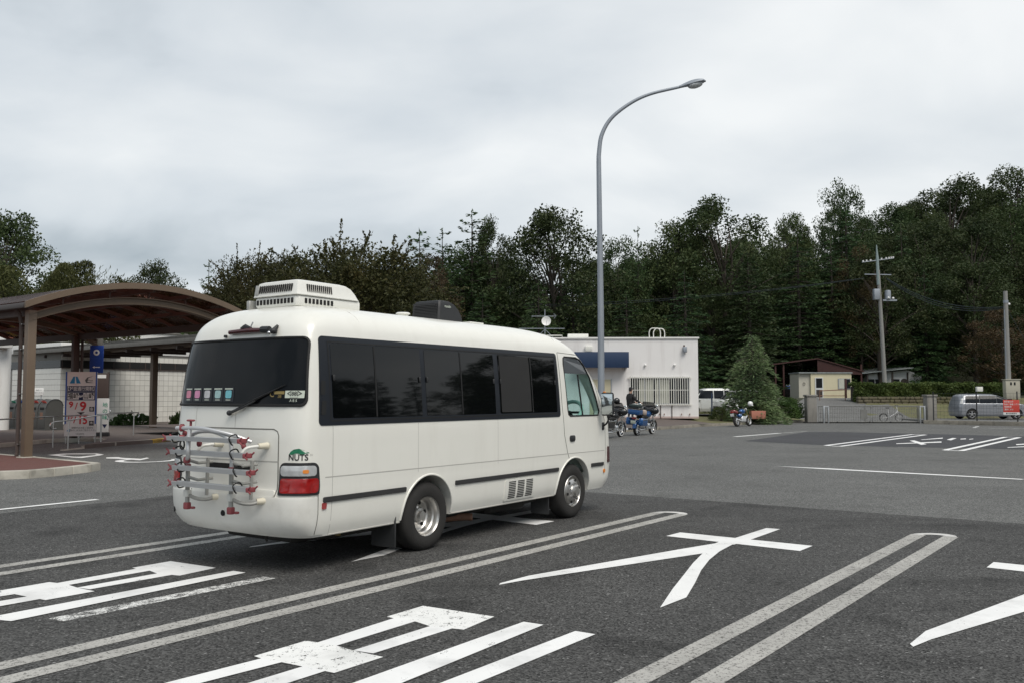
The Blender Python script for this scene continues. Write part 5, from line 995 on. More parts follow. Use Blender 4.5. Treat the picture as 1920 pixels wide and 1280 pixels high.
def car(name, label, loc, rz, rows, windows, wheels, wr, paint, extra=None, lower=None, arch=None):
    o = thing(name, label, 'car', loc, rz); S = Shell(rows, sub=4, n=2.8, ns=26, smooth=False, arc=8)
    bd = S.solid().build('body', MT[paint], o, 0); bpy.context.view_layer.update(); mw = bd.matrix_world.copy(); cs = []
    for x in wheels:
        for sg in (-1, 1):
            c = MB().cyl((x, sg * .45, wr), (x, sg * 1.2, wr), wr * 1.2, n=28).build('c', MT['dark'], None, 0); c.matrix_world = mw; cs.append(c)
    boolean(bd, cs); finish(bd.data, None, 28)
    for sg in (-1, 1):
        fn = lambda x, z, off=0, sg=sg: S.side(x, z, sg, off)
        for (a, b, c, d, z0, z1) in windows: P('window', S.patch(fn, a, b, c, d, z0, z1, .03, .03, .04, 14), 'car_glass', o)
        if lower: P('lower_panel', S.patch(fn, *lower, .02, .008, .012, 24), 'silverlow', o)
        for x in wheels:
            yw = S.row(wr)[1] - .015
            w = P('wheel', MB().lathe([(r, sg * (yw + h)) for r, h in ((wr * .66, 0), (wr * .72, .01), (wr * .95, .0), (wr, -.03), (wr, -.17), (wr * .9, -.19))], (x, 0, wr), 'Y', 28), 'tyre', o)
            P('rim', MB().lathe([(r, sg * (yw + h)) for r, h in ((wr * .67, 0), (wr * .64, -.02), (wr * .6, -.07), (0, -.07))], (x, 0, wr), 'Y', 24), 'dark', w)
            for k in range(5):
                a = 2 * PI * k / 5 + .3; P('spoke', MB().tube([(x, sg * (yw - .01), wr), (x + math.cos(a) * wr * .64, sg * (yw - .012), wr + math.sin(a) * wr * .64)], [wr * .17, wr * .10], 6), 'alloy', w)
            P('rim_edge', MB().tube([(x + math.cos(a) * wr * .65, sg * (yw - .005), wr + math.sin(a) * wr * .65) for a in [2 * PI * k / 28 for k in range(28)]], wr * .035, 5, closed=True), 'alloy', w)
        if extra: extra(o, S, fn, sg)
    return o, S
van_rows = [(.20, .84, .10, 4.75, .2, .4), (.32, .90, .03, 4.85, .22, .45), (.55, .92, .0, 4.87, .24, .5), (.85, .92, .03, 4.84, .26, .55), (.98, .915, .06, 4.72, .26, .6), (1.04, .90, .08, 4.35, .26, .6), (1.08, .88, .09, 3.95, .26, .5), (1.3, .82, .15, 3.52, .26, .5), (1.5, .74, .21, 3.10, .28, .5), (1.60, .69, .27, 2.86, .3, .5), (1.655, .62, .36, 2.6, .34, .5), (1.685, .48, .56, 2.3, .36, .5), (1.70, .0, 1.0, 1.9, .2, .2)]
def van_extra(o, S, fn, sg):
    P('tail_lamp', S.patch(fn, .14, .24, .26, .36, 1.04, 1.40, .03, .012, .02, 5), 'signw', o); P('rub_line', S.strip(fn, [(.5, .36), (4.3, .34)], .035, .005), 'silver', o); P('door_seam', S.strip(fn, [(1.5, .28), (1.5, 1.05)], .012), 'seam', o); P('door_seam', S.strip(fn, [(2.62, .28), (2.62, 1.05)], .012), 'seam', o); P('door_seam', S.strip(fn, [(3.55, .28), (3.62, 1.05)], .012), 'seam', o); P('crease', S.strip(fn, [(.3, .84), (4.2, .88)], .012), 'seam', o)
    for x in (2.30, 2.78): P('door_handle', S.patch(fn, x, x + .2, x, x + .2, .90, .935, .012, .02, .02, 4), 'silverlow', o)
    P('mirror', MB().sphere((3.42, sg * 1.0, 1.08), (.09, .1, .08)), 'silver', o)
    P('roof_rail', MB().tube([(.75, sg * .56, 1.69), (1.4, sg * .54, 1.72), (2.3, sg * .55, 1.69)], .014, 6), 'blackp', o)
car('minivan', 'silver minivan parked behind the wire fence at the right edge', (29.95, 60.0, .175), 0, van_rows, ((.44, 1.38, .54, 1.38, 1.09, 1.55), (1.42, 2.54, 1.42, 2.54, 1.08, 1.58), (2.58, 3.52, 2.58, 3.0, 1.08, 1.56)), (.86, 3.85), .335, 'silver', van_extra)
kei_rows = [(.18, .66, .08, 3.28, .2, .25), (.35, .73, .0, 3.39, .22, .3), (.6, .74, .0, 3.40, .22, .32), (.85, .74, .03, 3.36, .22, .34), (.95, .735, .04, 3.18, .22, .3), (1.0, .725, .05, 2.95, .22, .28), (1.3, .68, .10, 2.62, .24, .28), (1.5, .63, .14, 2.38, .26, .3), (1.58, .58, .2, 2.25, .3, .3), (1.63, .45, .35, 2.0, .3, .3), (1.645, .0, .8, 1.5, .2, .2)]
def kei_extra(o, S, fn, sg):
    P('headlamp', S.patch(fn, 3.05, 3.30, 3.05, 3.25, .72, .90, .05, .012, .02, 5), 'clear', o); P('door_seam', S.strip(fn, [(2.42, .3), (2.5, 1.0)], .012), 'seam', o); P('door_seam', S.strip(fn, [(1.35, .3), (1.35, 1.0)], .012), 'seam', o); P('mirror', MB().sphere((2.55, sg * .8, 1.02), (.07, .1, .08)), 'carwhite', o); P('door_handle', S.patch(fn, 1.45, 1.62, 1.45, 1.62, .86, .89, .01, .02, .02, 4), 'chrome', o)
kc, kS = car('small_car', 'white boxy small car parked behind the cedar tree', (17.2, 60.5, .50), R(188), kei_rows, ((.22, .75, .26, .75, 1.02, 1.48), (.82, 1.5, .82, 1.5, 1.02, 1.5), (1.58, 2.72, 1.58, 2.36, 1.02, 1.5)), (.55, 2.85), .27, 'carwhite', kei_extra)
rows = []
for z in np.linspace(1.02, 1.52, 6):
    r = kS.row(z); rows.append([(r[3] - r[5] * (1 - max(0, 1 - (abs(y) / r[1]) ** kS.n) ** (1 / kS.n)) + .012, y, z) for y in np.linspace(-.62 + .1 * (z - 1.02), .62 - .1 * (z - 1.02), 9)])
P('windscreen', MB().grid(rows), 'car_glass', kc, 60); P('front_grille', MB().box((3.40, 0, .45), (.04, .8, .2), 0, .02), 'blackp', kc)
kv, vS = car('white_van', 'white van half hidden behind the corner of the white building', (15.7, 63.0, .45), R(184), [(z * 1.12, w * 1.02, a, b, c, d) for z, w, a, b, c, d in kei_rows], ((.22, .75, .26, .75, 1.12, 1.66), (.82, 1.5, .82, 1.5, 1.12, 1.66), (1.58, 2.72, 1.58, 2.36, 1.12, 1.66)), (.55, 2.85), .27, 'carwhite', kei_extra)
P('windscreen', MB().grid([[(x + .01, y * 1.02, z * 1.12) for x, y, z in r] for r in rows]), 'car_glass', kv, 60); P('front_grille', MB().box((3.41, 0, .62), (.04, 1.0, .42), 0, .03), 'blackp', kv)
cs2 = thing('parked_car', 'dark car parked in the shade of the carport', 'car', (25.6, 84.2, 1.5), 0)
Sx = Shell([(z * .86, w * 1.1, a * 1.1, b * 1.15, c, d) for z, w, a, b, c, d in kei_rows], sub=3, smooth=False); P('body', Sx.solid(), 'gloss', cs2, 30); P('window', Sx.patch(lambda x, z, off=0: Sx.side(x, z, -1, off), .4, 2.9, .4, 2.6, .90, 1.25, .03, .006, .01, 8), 'bluelabel', cs2)
for x in (.6, 3.1): P('wheel', MB().lathe([(0, -.72), (.27, -.72), (.28, -.70), (.28, -.55)], (x, 0, .28), 'Y', 16), 'tyre', cs2)
# ================================================================ MOTORCYCLES
def moto(label, loc, rz, paint, lean=6, extra=True):
    o = thing('touring_motorcycle', label, 'motorcycle', loc, rz, 'touring motorcycles beside the bus'); o.rotation_euler = (R(-lean) * -1, 0, rz)
    WB = 1.62
    for x, nm in ((0, 'rear_wheel'), (WB, 'front_wheel')):
        w = P(nm, MB().lathe([(.215, .05), (.27, .062), (.30, .055), (.318, .03), (.322, 0), (.318, -.03), (.30, -.055), (.27, -.062), (.215, -.05)], (x, 0, .322), 'Y', 30), 'tyre', o)
        P('whitewall', MB().lathe([(.235, -.064), (.27, -.066), (.275, -.060)], (x, 0, .322), 'Y', 30).lathe([(.235, .064), (.27, .066), (.275, .060)], (x, 0, .322), 'Y', 30), 'helm', w)
        rm = P('rim', MB().lathe([(.22, .04), (.20, .045), (.19, 0), (.20, -.045), (.22, -.04)], (x, 0, .322), 'Y', 30), 'chrome', w); P('brake_disc', MB().lathe([(.0, -.03), (.13, -.03), (.14, -.026), (.13, -.022)], (x, 0, .322), 'Y', 20), 'chrome', rm)
        for k in range(7): a = 2 * PI * k / 7; P('spoke', MB().cyl((x, 0, .322), (x + .2 * math.cos(a), 0, .322 + .2 * math.sin(a)), .022, .014, 6), 'alu', rm)
        a0, a1 = (R(30), R(178)) if x == 0 else (R(-20), R(165)); rows = []
        for k in range(15):
            a = a0 + (a1 - a0) * k / 14; rows.append([(x + (.355 + d) * math.cos(a), y, .322 + (.355 + d) * math.sin(a)) for y, d in ((-.10, -.10), (-.095, -.02), (-.06, .012), (0, .02), (.06, .012), (.095, -.02), (.10, -.10))])
        P('fender', MB().grid(rows), paint if x == 0 else ('gloss' if paint == 'gloss' else 'gloss'), o, 60)
    P('fork', MB().cyl((WB, -.11, .32), (WB - .42, -.11, 1.12), .032, n=8), 'chrome', o); P('fork', MB().cyl((WB, .11, .32), (WB - .42, .11, 1.12), .032, n=8), 'chrome', o)
    en = P('engine', MB().box((.80, 0, .40), (.52, .34, .28), 0, .07), 'alu', o)
    for s in (-1, 1): P('cylinder', MB().cyl((.80, 0, .48), (.80 + s * .16, 0, .80), .10, .115, 12), 'chrome', en); P('engine_cover', MB().lathe([(0, -.20), (.10, -.195), (.13, -.17), (.13, -.1)], (.80 + s * .13, 0, .40), 'Y', 16), 'chrome', en); P('engine_cover', MB().lathe([(0, .20), (.10, .195), (.13, .17), (.13, .1)], (.80 + s * .13, 0, .40), 'Y', 16), 'chrome', en)
    P('frame', MB().tube([(1.25, 0, 1.0), (1.12, 0, .45), (1.0, 0, .24), (.5, 0, .24), (.25, 0, .5)], .03, 8), 'gloss', o)
    P('fuel_tank', MB().sphere((.98, 0, .92), (.33, .17, .16), 16, 10), paint, o); P('tank_console', MB().box((.95, 0, 1.06), (.4, .08, .04), 0, .015), 'chrome', o)
    P('seat', MB().box((.45, 0, .80), (.62, .36, .14), 0, .06).box((.12, 0, .92), (.3, .32, .12), 0, .05), 'seal', o)
    for s in (-1, 1):
        sbg = P('saddlebag', MB().box((-.10, s * .31, .62), (.64, .20, .34), 0, .06, ry=R(4)), paint, o); P('bag_trim', MB().box((-.10, s * .415, .74), (.5, .01, .03)), 'chrome', sbg); P('exhaust_pipe', MB().tube([(.8, s * .16, .28), (.3, s * .22, .26), (-.5, s * .24, .28)], [.03, .045, .05], 10), 'chrome', o); P('crash_bar', MB().tube([(1.1, s * .08, .65), (1.12, s * .34, .55), (1.05, s * .34, .35), (1.0, s * .1, .28)], .018, 6), 'chrome', o); P('bag_guard', MB().tube([(-.42, s * .36, .46), (.2, s * .36, .44)], .016, 6), 'chrome', o)
        P('handlebar', MB().tube([(1.12, 0, 1.18), (1.08, s * .22, 1.26), (.86, s * .40, 1.16)], .016, 6), 'chrome', o); P('mirror', MB().sphere((1.0, s * .42, 1.34), (.02, .07, .05)), 'mirror', o); P('passing_lamp', MB().sphere((1.32, s * .2, .90), .07), 'chrome', o)
    tp = P('top_box', MB().box((-.32, 0, 1.06), (.46, .58, .26), 0, .06), paint, o); P('box_lid', MB().box((-.32, 0, 1.215), (.47, .60, .07), 0, .03), 'gloss', tp); P('box_trim', MB().box((-.32, 0, 1.17), (.475, .59, .012)), 'chrome', tp); P('backrest', MB().box((-.05, 0, 1.10), (.08, .42, .22), 0, .04), 'seal', tp); P('luggage', MB().box((-.32, 0, 1.30), (.42, .5, .14), 0, .05), 'cloth', tp)
    P('fairing', MB().sphere((1.28, 0, 1.10), (.2, .42, .22), 18, 12), 'gloss', o); P('windshield', MB().grid([[(1.24 - .16 * t - .10 * (y / .36) ** 2, y * (1 - .25 * t), 1.22 + .26 * t) for y in np.linspace(-.36, .36, 9)] for t in np.linspace(0, 1, 6)]), 'screen', o, 60)
    P('headlamp', MB().sphere((1.45, 0, 1.06), (.06, .10, .10)), 'clear', o); P('tail_lamp', MB().box((-.40, 0, .78), (.06, .2, .08), 0, .02), 'redlens', o); P('number_plate', MB().box((-.46, 0, .60), (.015, .24, .14), 0, .004, ry=R(-12)), 'sticker', o); P('side_stand', MB().cyl((.55, .2, .28), (.5, .36, .02), .014, n=6), 'chrome', o)
    return o
m1 = moto('blue touring motorcycle with chrome engine parked beside the kerb', (5.51, 39.1, 0), R(57), 'bikeblue', 5)
m2 = moto('black and chrome touring motorcycle half hidden by the bus front', (3.75, 36.3, 0), R(58), 'gloss', 5)
P('bag', MB().box((.5, 0, 1.0), (.3, .34, .26), .3, .08), 'bagc', m1)
def helmet(name, label, loc, rz, m):
    o = thing(name, label, 'helmet', loc, rz); P('shell', MB().sphere((0, 0, .13), (.15, .125, .14), 16, 12), m, o); P('visor', MB().sphere((.035, 0, .115), (.125, .105, .065), 14, 8), 'gloss', o); P('chin', MB().tube([(.02, .115, .05), (.12, .07, .03), (.145, 0, .025), (.12, -.07, .03), (.02, -.115, .05)], .03, 8), m, o)
helmet('motorcycle_helmet', 'black helmet resting on the black motorcycle behind the mirror', (4.45, 37.45, 1.40), R(40), 'gloss')
sb2 = thing('sport_motorcycle', 'small dark red and blue motorcycle parked under the cedar tree', 'motorcycle', (12.75, 50.0, 0), R(46)); sb2.rotation_euler = (R(-9), 0, R(46))
for x, nm in ((0, 'rear_wheel'), (1.36, 'front_wheel')):
    wd_ = .075 if x == 0 else .055
    w = P(nm, MB().lathe([(.20, wd_ * .8), (.26, wd_), (.30, wd_ * .6), (.31, 0), (.30, -wd_ * .6), (.26, -wd_), (.20, -wd_ * .8)], (x, 0, .31), 'Y', 28), 'tyre', sb2); rm = P('rim', MB().lathe([(.205, .05), (.19, .03), (.19, -.03), (.205, -.05)], (x, 0, .31), 'Y', 28), 'alu', w)
    for k in range(5): a = 2 * PI * k / 5; P('spoke', MB().cyl((x, 0, .31), (x + .19 * math.cos(a), 0, .31 + .19 * math.sin(a)), .02, n=6), 'alu', rm)
P('engine', MB().box((.68, 0, .42), (.46, .30, .34), 0, .06), 'alu', sb2); P('fuel_tank', MB().sphere((.80, 0, .86), (.28, .15, .14), 14, 10), 'bikeblue', sb2); P('seat', MB().box((.30, 0, .82), (.56, .24, .09), 0, .04), 'seal', sb2); P('tail_cowl', MB().box((-.12, 0, .84), (.42, .34, .18), 0, .06, ry=R(12)), 'maroon', sb2); P('rear_fender', MB().box((-.30, 0, .66), (.08, .16, .28), 0, .03, ry=R(20)), 'blackp', sb2); P('number_plate', MB().box((-.38, 0, .66), (.015, .22, .17), 0, .004, ry=R(-15)), 'signw', sb2); P('tail_lamp', MB().box((-.34, 0, .82), (.05, .2, .07), 0, .02), 'redlens', sb2)
for s in (-1, 1): P('fork', MB().cyl((1.36, s * .09, .31), (1.08, s * .09, 1.0), .026, n=8), 'gold', sb2); P('handlebar', MB().tube([(1.04, 0, 1.02), (1.0, s * .2, 1.06), (.88, s * .36, 1.05)], .015, 6), 'gloss', sb2); P('mirror', MB().tube([(.98, s * .28, 1.06), (.99, s * .36, 1.22)], .009, 5).sphere((.985, s * .37, 1.26), (.02, .075, .055)), 'helm' if s == 1 else 'gloss', sb2)
P('front_fender', MB().grid([[(1.36 + .34 * math.cos(a), y, .31 + (.34 - abs(y) * .5) * math.sin(a)) for y in (-.07, -.03, 0, .03, .07)] for a in [R(20 + 130 * k / 10) for k in range(11)]]), 'helm', sb2, 60); P('exhaust_pipe', MB().tube([(.6, -.14, .28), (.2, -.16, .3), (-.25, -.19, .42)], [.03, .05, .055], 10), 'chrome', sb2); P('headlamp', MB().sphere((1.2, 0, .96), (.08, .1, .1)), 'clear', sb2); P('side_cover', MB().box((.4, 0, .62), (.3, .26, .2), 0, .05), 'bikeblue', sb2); P('side_stand', MB().cyl((.55, .12, .28), (.5, .34, .02), .014, n=6), 'gloss', sb2)
helmet('motorcycle_helmet', 'white helmet hung on the handlebar of the small motorcycle', (13.62, 50.42, 1.17), R(10), 'helm')
# folding bicycle by the gate
bk = thing('bicycle', 'small silver folding bicycle leaning inside the lattice gate', 'bicycle', (24.15, 57.4, .05), 0)
for x in (0, 1.02):
    w = P('wheel', MB().tube([(x + .25 * math.cos(a), 0, .27 + .25 * math.sin(a)) for a in [2 * PI * k / 24 for k in range(24)]], .02, 6, closed=True), 'tyre', bk); sp = MB()
    for k in range(10): a = 2 * PI * k / 10; P('spoke', MB().cyl((x, 0, .27), (x + .24 * math.cos(a), 0, .27 + .24 * math.sin(a)), .004, n=4), 'helm', w)
P('frame', MB().tube([(0, 0, .27), (.38, 0, .30), (.86, 0, .62), (.90, 0, .72)], .024, 8), 'helm', bk); P('seat_post', MB().tube([(.38, 0, .30), (.28, 0, .88)], .018, 8), 'helm', bk); P('saddle', MB().box((.27, 0, .91), (.25, .13, .06), 0, .025), 'seal', bk); P('fork', MB().tube([(1.02, 0, .27), (.92, 0, .62), (.86, 0, 1.08)], .018, 8), 'helm', bk); P('handlebar', MB().cyl((.86, -.26, 1.08), (.86, .26, 1.08), .014), 'gloss', bk); P('crank', MB().lathe([(0, -.03), (.08, -.03), (.085, -.02), (0, -.02)], (.38, 0, .30), 'Y', 14), 'alu', bk); P('mudguard', MB().tube([(.29 * math.cos(a), 0, .27 + .29 * math.sin(a)) for a in [R(30 + 140 * k / 10) for k in range(11)]], .02, 5), 'gloss', bk)
# ================================================================ PERSON
def person():
    J = dict(pel=(0, 0, .93), wai=(.01, 0, 1.08), che=(.03, 0, 1.30), nck=(.045, 0, 1.47), hd0=(.07, 0, 1.56), hd1=(.085, 0, 1.66), hd2=(.075, 0, 1.73),
             hl=(0, .09, .90), kl=(.03, .10, .49), al=(-.02, .10, .09), tl=(.14, .11, .035), hr=(0, -.09, .90), kr=(.10, -.10, .49), ar=(.06, -.10, .09), tr=(.22, -.11, .035),
             sl=(.03, .20, 1.39), el=(.17, .25, 1.17), wl=(.42, .20, 1.08), gl=(.50, .19, 1.05), sr=(.03, -.20, 1.39), er=(.18, -.27, 1.17), wr=(.43, -.24, 1.06), gr=(.51, -.23, 1.03))
    rad = dict(pel=.16, wai=.15, che=.175, nck=.062, hd0=.07, hd1=.095, hd2=.078, hl=.09, kl=.062, al=.045, tl=.035, hr=.09, kr=.062, ar=.045, tr=.035, sl=.095, el=.062, wl=.042, gl=.030, sr=.095, er=.062, wr=.042, gr=.030)
    E_ = [('pel', 'wai'), ('wai', 'che'), ('che', 'nck'), ('nck', 'hd0'), ('hd0', 'hd1'), ('hd1', 'hd2'), ('pel', 'hl'), ('hl', 'kl'), ('kl', 'al'), ('al', 'tl'), ('pel', 'hr'), ('hr', 'kr'), ('kr', 'ar'), ('ar', 'tr'), ('che', 'sl'), ('sl', 'el'), ('el', 'wl'), ('wl', 'gl'), ('che', 'sr'), ('sr', 'er'), ('er', 'wr'), ('wr', 'gr')]
    for s, sg in (('l', 1), ('r', -1)):
        g = Vector(J['g' + s])
        for i, (dy, L) in enumerate(((-.027, .075), (-.009, .085), (.009, .08), (.027, .065))):
            a, b, c = 'f%s%da' % (s, i), 'f%s%db' % (s, i), 'f%s%dc' % (s, i); J[a] = tuple(g + Vector((.035, dy, -.002))); J[b] = tuple(g + Vector((.035 + L * .5, dy, -.012))); J[c] = tuple(g + Vector((.035 + L * .75, dy, -.045))); rad[a] = .011; rad[b] = .0095; rad[c] = .008; E_ += [('g' + s, a), (a, b), (b, c)]
        a, b = 'th%sa' % s, 'th%sb' % s; J[a] = tuple(g + Vector((.0, -sg * .035, -.012))); J[b] = tuple(g + Vector((.04, -sg * .048, -.03))); rad[a] = .012; rad[b] = .009; E_ += [('g' + s, a), (a, b)]
    names = list(J); idx = {k: i for i, k in enumerate(names)}
    me = bpy.data.meshes.new('body'); me.from_pydata([J[k] for k in names], [(idx[a], idx[b]) for a, b in E_], []); ob = bpy.data.objects.new('body', me); COL.objects.link(ob)
    m = ob.modifiers.new('skin', 'SKIN'); m.use_smooth_shade = True
    sv = me.skin_vertices[0].data
    for k, i in idx.items(): sv[i].radius = (rad[k] * (1.0), rad[k] * (1.0)); sv[i].use_root = (k == 'pel')
    sub = ob.modifiers.new('sub', 'SUBSURF'); sub.levels = 2; sub.render_levels = 2
    bpy.context.view_layer.update(); me2 = bpy.data.meshes.new_from_object(ob.evaluated_get(bpy.context.evaluated_depsgraph_get())); bpy.data.objects.remove(ob)
    me2.materials.clear()
    for k in ('darkc', 'skin', 'jean', 'gloss'): me2.materials.append(MT[k])
    for p in me2.polygons:
        c = p.center; p.material_index = 1 if (c.z > 1.475 or (c.x > .44 and c.z > .85)) else (2 if c.z < .92 else 0)
        if c.z < .10: p.material_index = 3
        p.use_smooth = True
    return me2
pr = thing('person', 'person in black jacket and black cap reaching over the blue motorcycle', 'person', (6.0, 45.0, .30), R(28)); pr.scale = (1.05, 1.05, 1.05)
link('body', person(), pr)
P('cap', MB().lathe([(.0, 1.805), (.05, 1.80), (.088, 1.77), (.102, 1.72), (.102, 1.695)], (.078, 0, 0), 'Z', 18).grid([[(.15 + .10 * t, y * (1 - .3 * t), 1.70 - .015 * t + .02 * (1 - (y / .085) ** 2)) for y in (-.085, -.05, 0, .05, .085)] for t in (0, .5, 1)]), 'darkc', pr)
P('hair', MB().sphere((.055, 0, 1.655), (.085, .092, .085), 14, 10), 'darkc', pr)
fc_ = P('face', MB().sphere((.168, 0, 1.635), (.02, .014, .022), 10, 8), 'skin', pr); P('ear', MB().sphere((.085, -.095, 1.64), (.018, .012, .03), 8, 6), 'skin', pr); P('ear', MB().sphere((.085, .095, 1.64), (.018, .012, .03), 8, 6), 'skin', pr)
for s in (-1, 1): P('eye', MB().sphere((.150, s * .034, 1.665), .011, 8, 6), 'ink', pr)
P('mouth', MB().box((.155, 0, 1.59), (.012, .045, .008), 0, .003), 'maroon', pr); P('collar', MB().tube([(.045 + .075 * math.cos(a), .075 * math.sin(a), 1.475) for a in [2 * PI * k / 14 for k in range(14)]], .018, 6, closed=True), 'darkc', pr)
# ================================================================ VEGETATION
MT.update(bark=mat('bark', (.06, .05, .04), .95, var=.4, ns=4, bump=.5, bs=12), barkp=mat('pine_bark', (.032, .026, .021), .95, var=.4, ns=4),
    oak=leafmat('leaf_oak', ((.018, .032, .011), (.036, .06, .02), (.06, .085, .03), (.09, .105, .045))), pine=leafmat('leaf_pine', ((.014, .033, .013), (.03, .062, .022), (.05, .09, .031), (.068, .11, .038)), .18),
    zel=leafmat('leaf_zelkova', ((.028, .032, .012), (.05, .052, .018), (.068, .066, .024), (.095, .07, .027)), .3, rand=.1), grass_=leafmat('leaf_bamboo', ((.04, .054, .018), (.075, .092, .03), (.12, .135, .05)), .3), cedar=leafmat('leaf_cedar', ((.045, .085, .042), (.095, .165, .075), (.16, .25, .11), (.23, .33, .15)), .25, rand=.05), hedge=leafmat('leaf_hedge', ((.03, .052, .016), (.065, .11, .03), (.115, .17, .045)), .25, rand=.05), rustl=leafmat('leaf_rust', ((.03, .026, .014), (.06, .045, .02), (.085, .06, .028)), .2), low=leafmat('leaf_low', ((.03, .05, .018), (.06, .10, .03), (.09, .14, .045)), .25))
def leaf_arrays(rs, Cn, Dn, S, asp, fold=.18):
    n = len(Cn); D = Dn / (np.linalg.norm(Dn, axis=1, keepdims=True) + 1e-9); q = rs.normal(size=(n, 3)); Wd = np.cross(D, q); Wd /= (np.linalg.norm(Wd, axis=1, keepdims=True) + 1e-9); N = np.cross(D, Wd)
    s = S[:, None]; v = np.empty((n, 4, 3)); v[:, 0] = Cn - D * s * .5; v[:, 2] = Cn + D * s * .5; v[:, 1] = Cn + Wd * s * asp * .5 + N * s * fold * asp; v[:, 3] = Cn - Wd * s * asp * .5 + N * s * fold * asp
    return v.reshape(-1, 3)
def quads_mesh(name, V, mats, extra=None):
    nq = len(V) // 4; ev = np.array(extra.v, dtype=float).reshape(-1, 3) if extra else np.zeros((0, 3)); ef = extra.f if extra else []
    me = bpy.data.meshes.new(name); A = np.vstack([V, ev]); me.vertices.add(len(A)); me.vertices.foreach_set('co', A.astype(np.float32).ravel())
    li = np.arange(nq * 4, dtype=np.int32); st_ = list(range(0, nq * 4, 4)); extra_l = []
    pos = nq * 4
    for f in ef: st_.append(pos); extra_l += [i + len(V) for i in f]; pos += len(f)
    L = np.concatenate([li, np.array(extra_l, dtype=np.int32)]) if extra_l else li
    me.loops.add(len(L)); me.loops.foreach_set('vertex_index', L.astype(np.int32)); me.polygons.add(len(st_)); me.polygons.foreach_set('loop_start', np.array(st_, dtype=np.int32))
    for m in mats: me.materials.append(m)
    if ef: me.polygons.foreach_set('material_index', np.array([0] * nq + [1] * len(ef), dtype=np.int32))
    me.update(calc_edges=True); me.validate(); return me
def unit(rs, n):
    v = rs.normal(size=(n, 3)); return v / np.linalg.norm(v, axis=1, keepdims=True)
def broadleaf(seed, H=15., Rr=4.6, ncl=120, per=125, ls=.215, low=.24, flat=.8, peak=.5):
    """tapered trunk, forked limbs and a crown of many overlapping leaf clumps"""
    rs = np.random.RandomState(seed); tk = MB(); Cs = []; Ds = []; ph = rs.uniform(0, 6.28, 4)
    tk.tube(bez([(0, 0, -1), (rs.uniform(-.2, .2), rs.uniform(-.2, .2), H * .3), (rs.uniform(-.5, .5), rs.uniform(-.5, .5), H * .6), (rs.uniform(-.4, .4), rs.uniform(-.4, .4), H * .85)], 4), [.28 - .26 * k / 12 for k in range(13)], 7)
    lobes = [(rs.uniform(0, 2 * PI), rs.uniform(.35, .95), rs.uniform(.55, 1.0)) for _ in range(7)]
    for c in range(ncl):
        t = rs.rand() ** .85; a = rs.uniform(0, 2 * PI); prf = (math.sin(PI * (t ** (.7 if peak < .6 else 1.0)) * .93 + .07 * PI) + .12) ** .6
        bump = 1 + .16 * math.sin(2 * a + ph[0] + 3 * t) + .12 * math.sin(4 * a + ph[1] + 5 * t) + .08 * math.sin(7 * t * PI + ph[2])
        rad = Rr * min(1.05, prf) * bump * rs.uniform(.2, 1) ** .42 * .86; cc = np.array([rad * math.cos(a), rad * math.sin(a), (low + (.955 - low) * t) * H]); rc = Rr * rs.uniform(.13, .25); n = int(per * (rc / (Rr * .19)) ** 2)
        u = unit(rs, n); rr = rc * rs.uniform(.15, 1.1, n) ** .5; p = cc + u * rr[:, None] * np.array([1, 1, flat]); Cs.append(p); d = u * .6 + rs.normal(size=(n, 3)) * .8; d[:, 2] -= .1; Ds.append(d)
        if c % 3 == 0:
            z0 = min(cc[2] * rs.uniform(.5, .78), H * .8); tk.tube([(0, 0, z0), (cc[0] * .5, cc[1] * .5, z0 + (cc[2] - z0) * .6), tuple(cc)], [.08, .045, .015], 4, caps=False)
    Cn = np.vstack(Cs); Dn = np.vstack(Ds); return leaf_arrays(rs, Cn, Dn, ls * rs.uniform(.55, 1.3, len(Cn)), .62), tk
def conifer(seed, H=15., Rr=3.2, step=.55, nb=7, ls=.62, droop=.25, low=.1, asp=.26, dens=1.0, power=.75, irregular=.25, tipup=.1):
    rs = np.random.RandomState(seed); tk = MB().tube([(0, 0, -1), (.05, .05, H * .5), (0, 0, H)], [.24, .14, .015], 7); Cs = []; Ds = []; Ss = []; z = low * H
    while z < H * .985:
        t = z / H; Lm = Rr * (1 - (t - low) / (1 - low)) ** power + .12; n = max(3, int(nb * (1 - .35 * t)))
        for k in range(n):
            if rs.rand() < irregular * .5: continue
            a = 2 * PI * (k + rs.rand()) / n; L = Lm * rs.uniform(1 - irregular * 1.4, 1 + irregular); d0 = np.array([math.cos(a), math.sin(a), 0]); m = max(4, int(L * 9 * dens)); tt = rs.uniform(.12, 1, m) ** .7
            dz = L * (-droop * tt ** 1.3 + tipup * tt ** 3) + rs.uniform(-.1, .2); p = np.outer(tt * L, d0); p[:, 2] = z + dz; sd_ = np.array([-d0[1], d0[0], 0]); p += np.outer(rs.normal(size=m) * .22 * L * (1 - .55 * tt), sd_); p[:, 2] += rs.normal(size=m) * .07
            d = d0 + np.outer(rs.normal(size=m) * .65, sd_); d[:, 2] += rs.normal(size=m) * .28 - droop * .6; Cs.append(p); Ds.append(d); Ss.append(ls * rs.uniform(.55, 1.25, m) * (1 - .35 * t))
            if L > .7: tk.tube([(0, 0, z), tuple(d0 * L * .9 + np.array([0, 0, z - droop * L * .7]))], [.03, .008], 3, caps=False)
        z += step * rs.uniform(.75, 1.25)
    Cs.append(np.array([[0, 0, H - .1 * k] for k in range(8)]) + rs.normal(size=(8, 3)) * .05); Ds.append(np.tile([0, 0, 1.], (8, 1)) + rs.normal(size=(8, 3)) * .3); Ss.append(np.full(8, ls * .6))
    Cn = np.vstack(Cs); return leaf_arrays(rs, Cn, np.vstack(Ds), np.concatenate(Ss), asp), tk
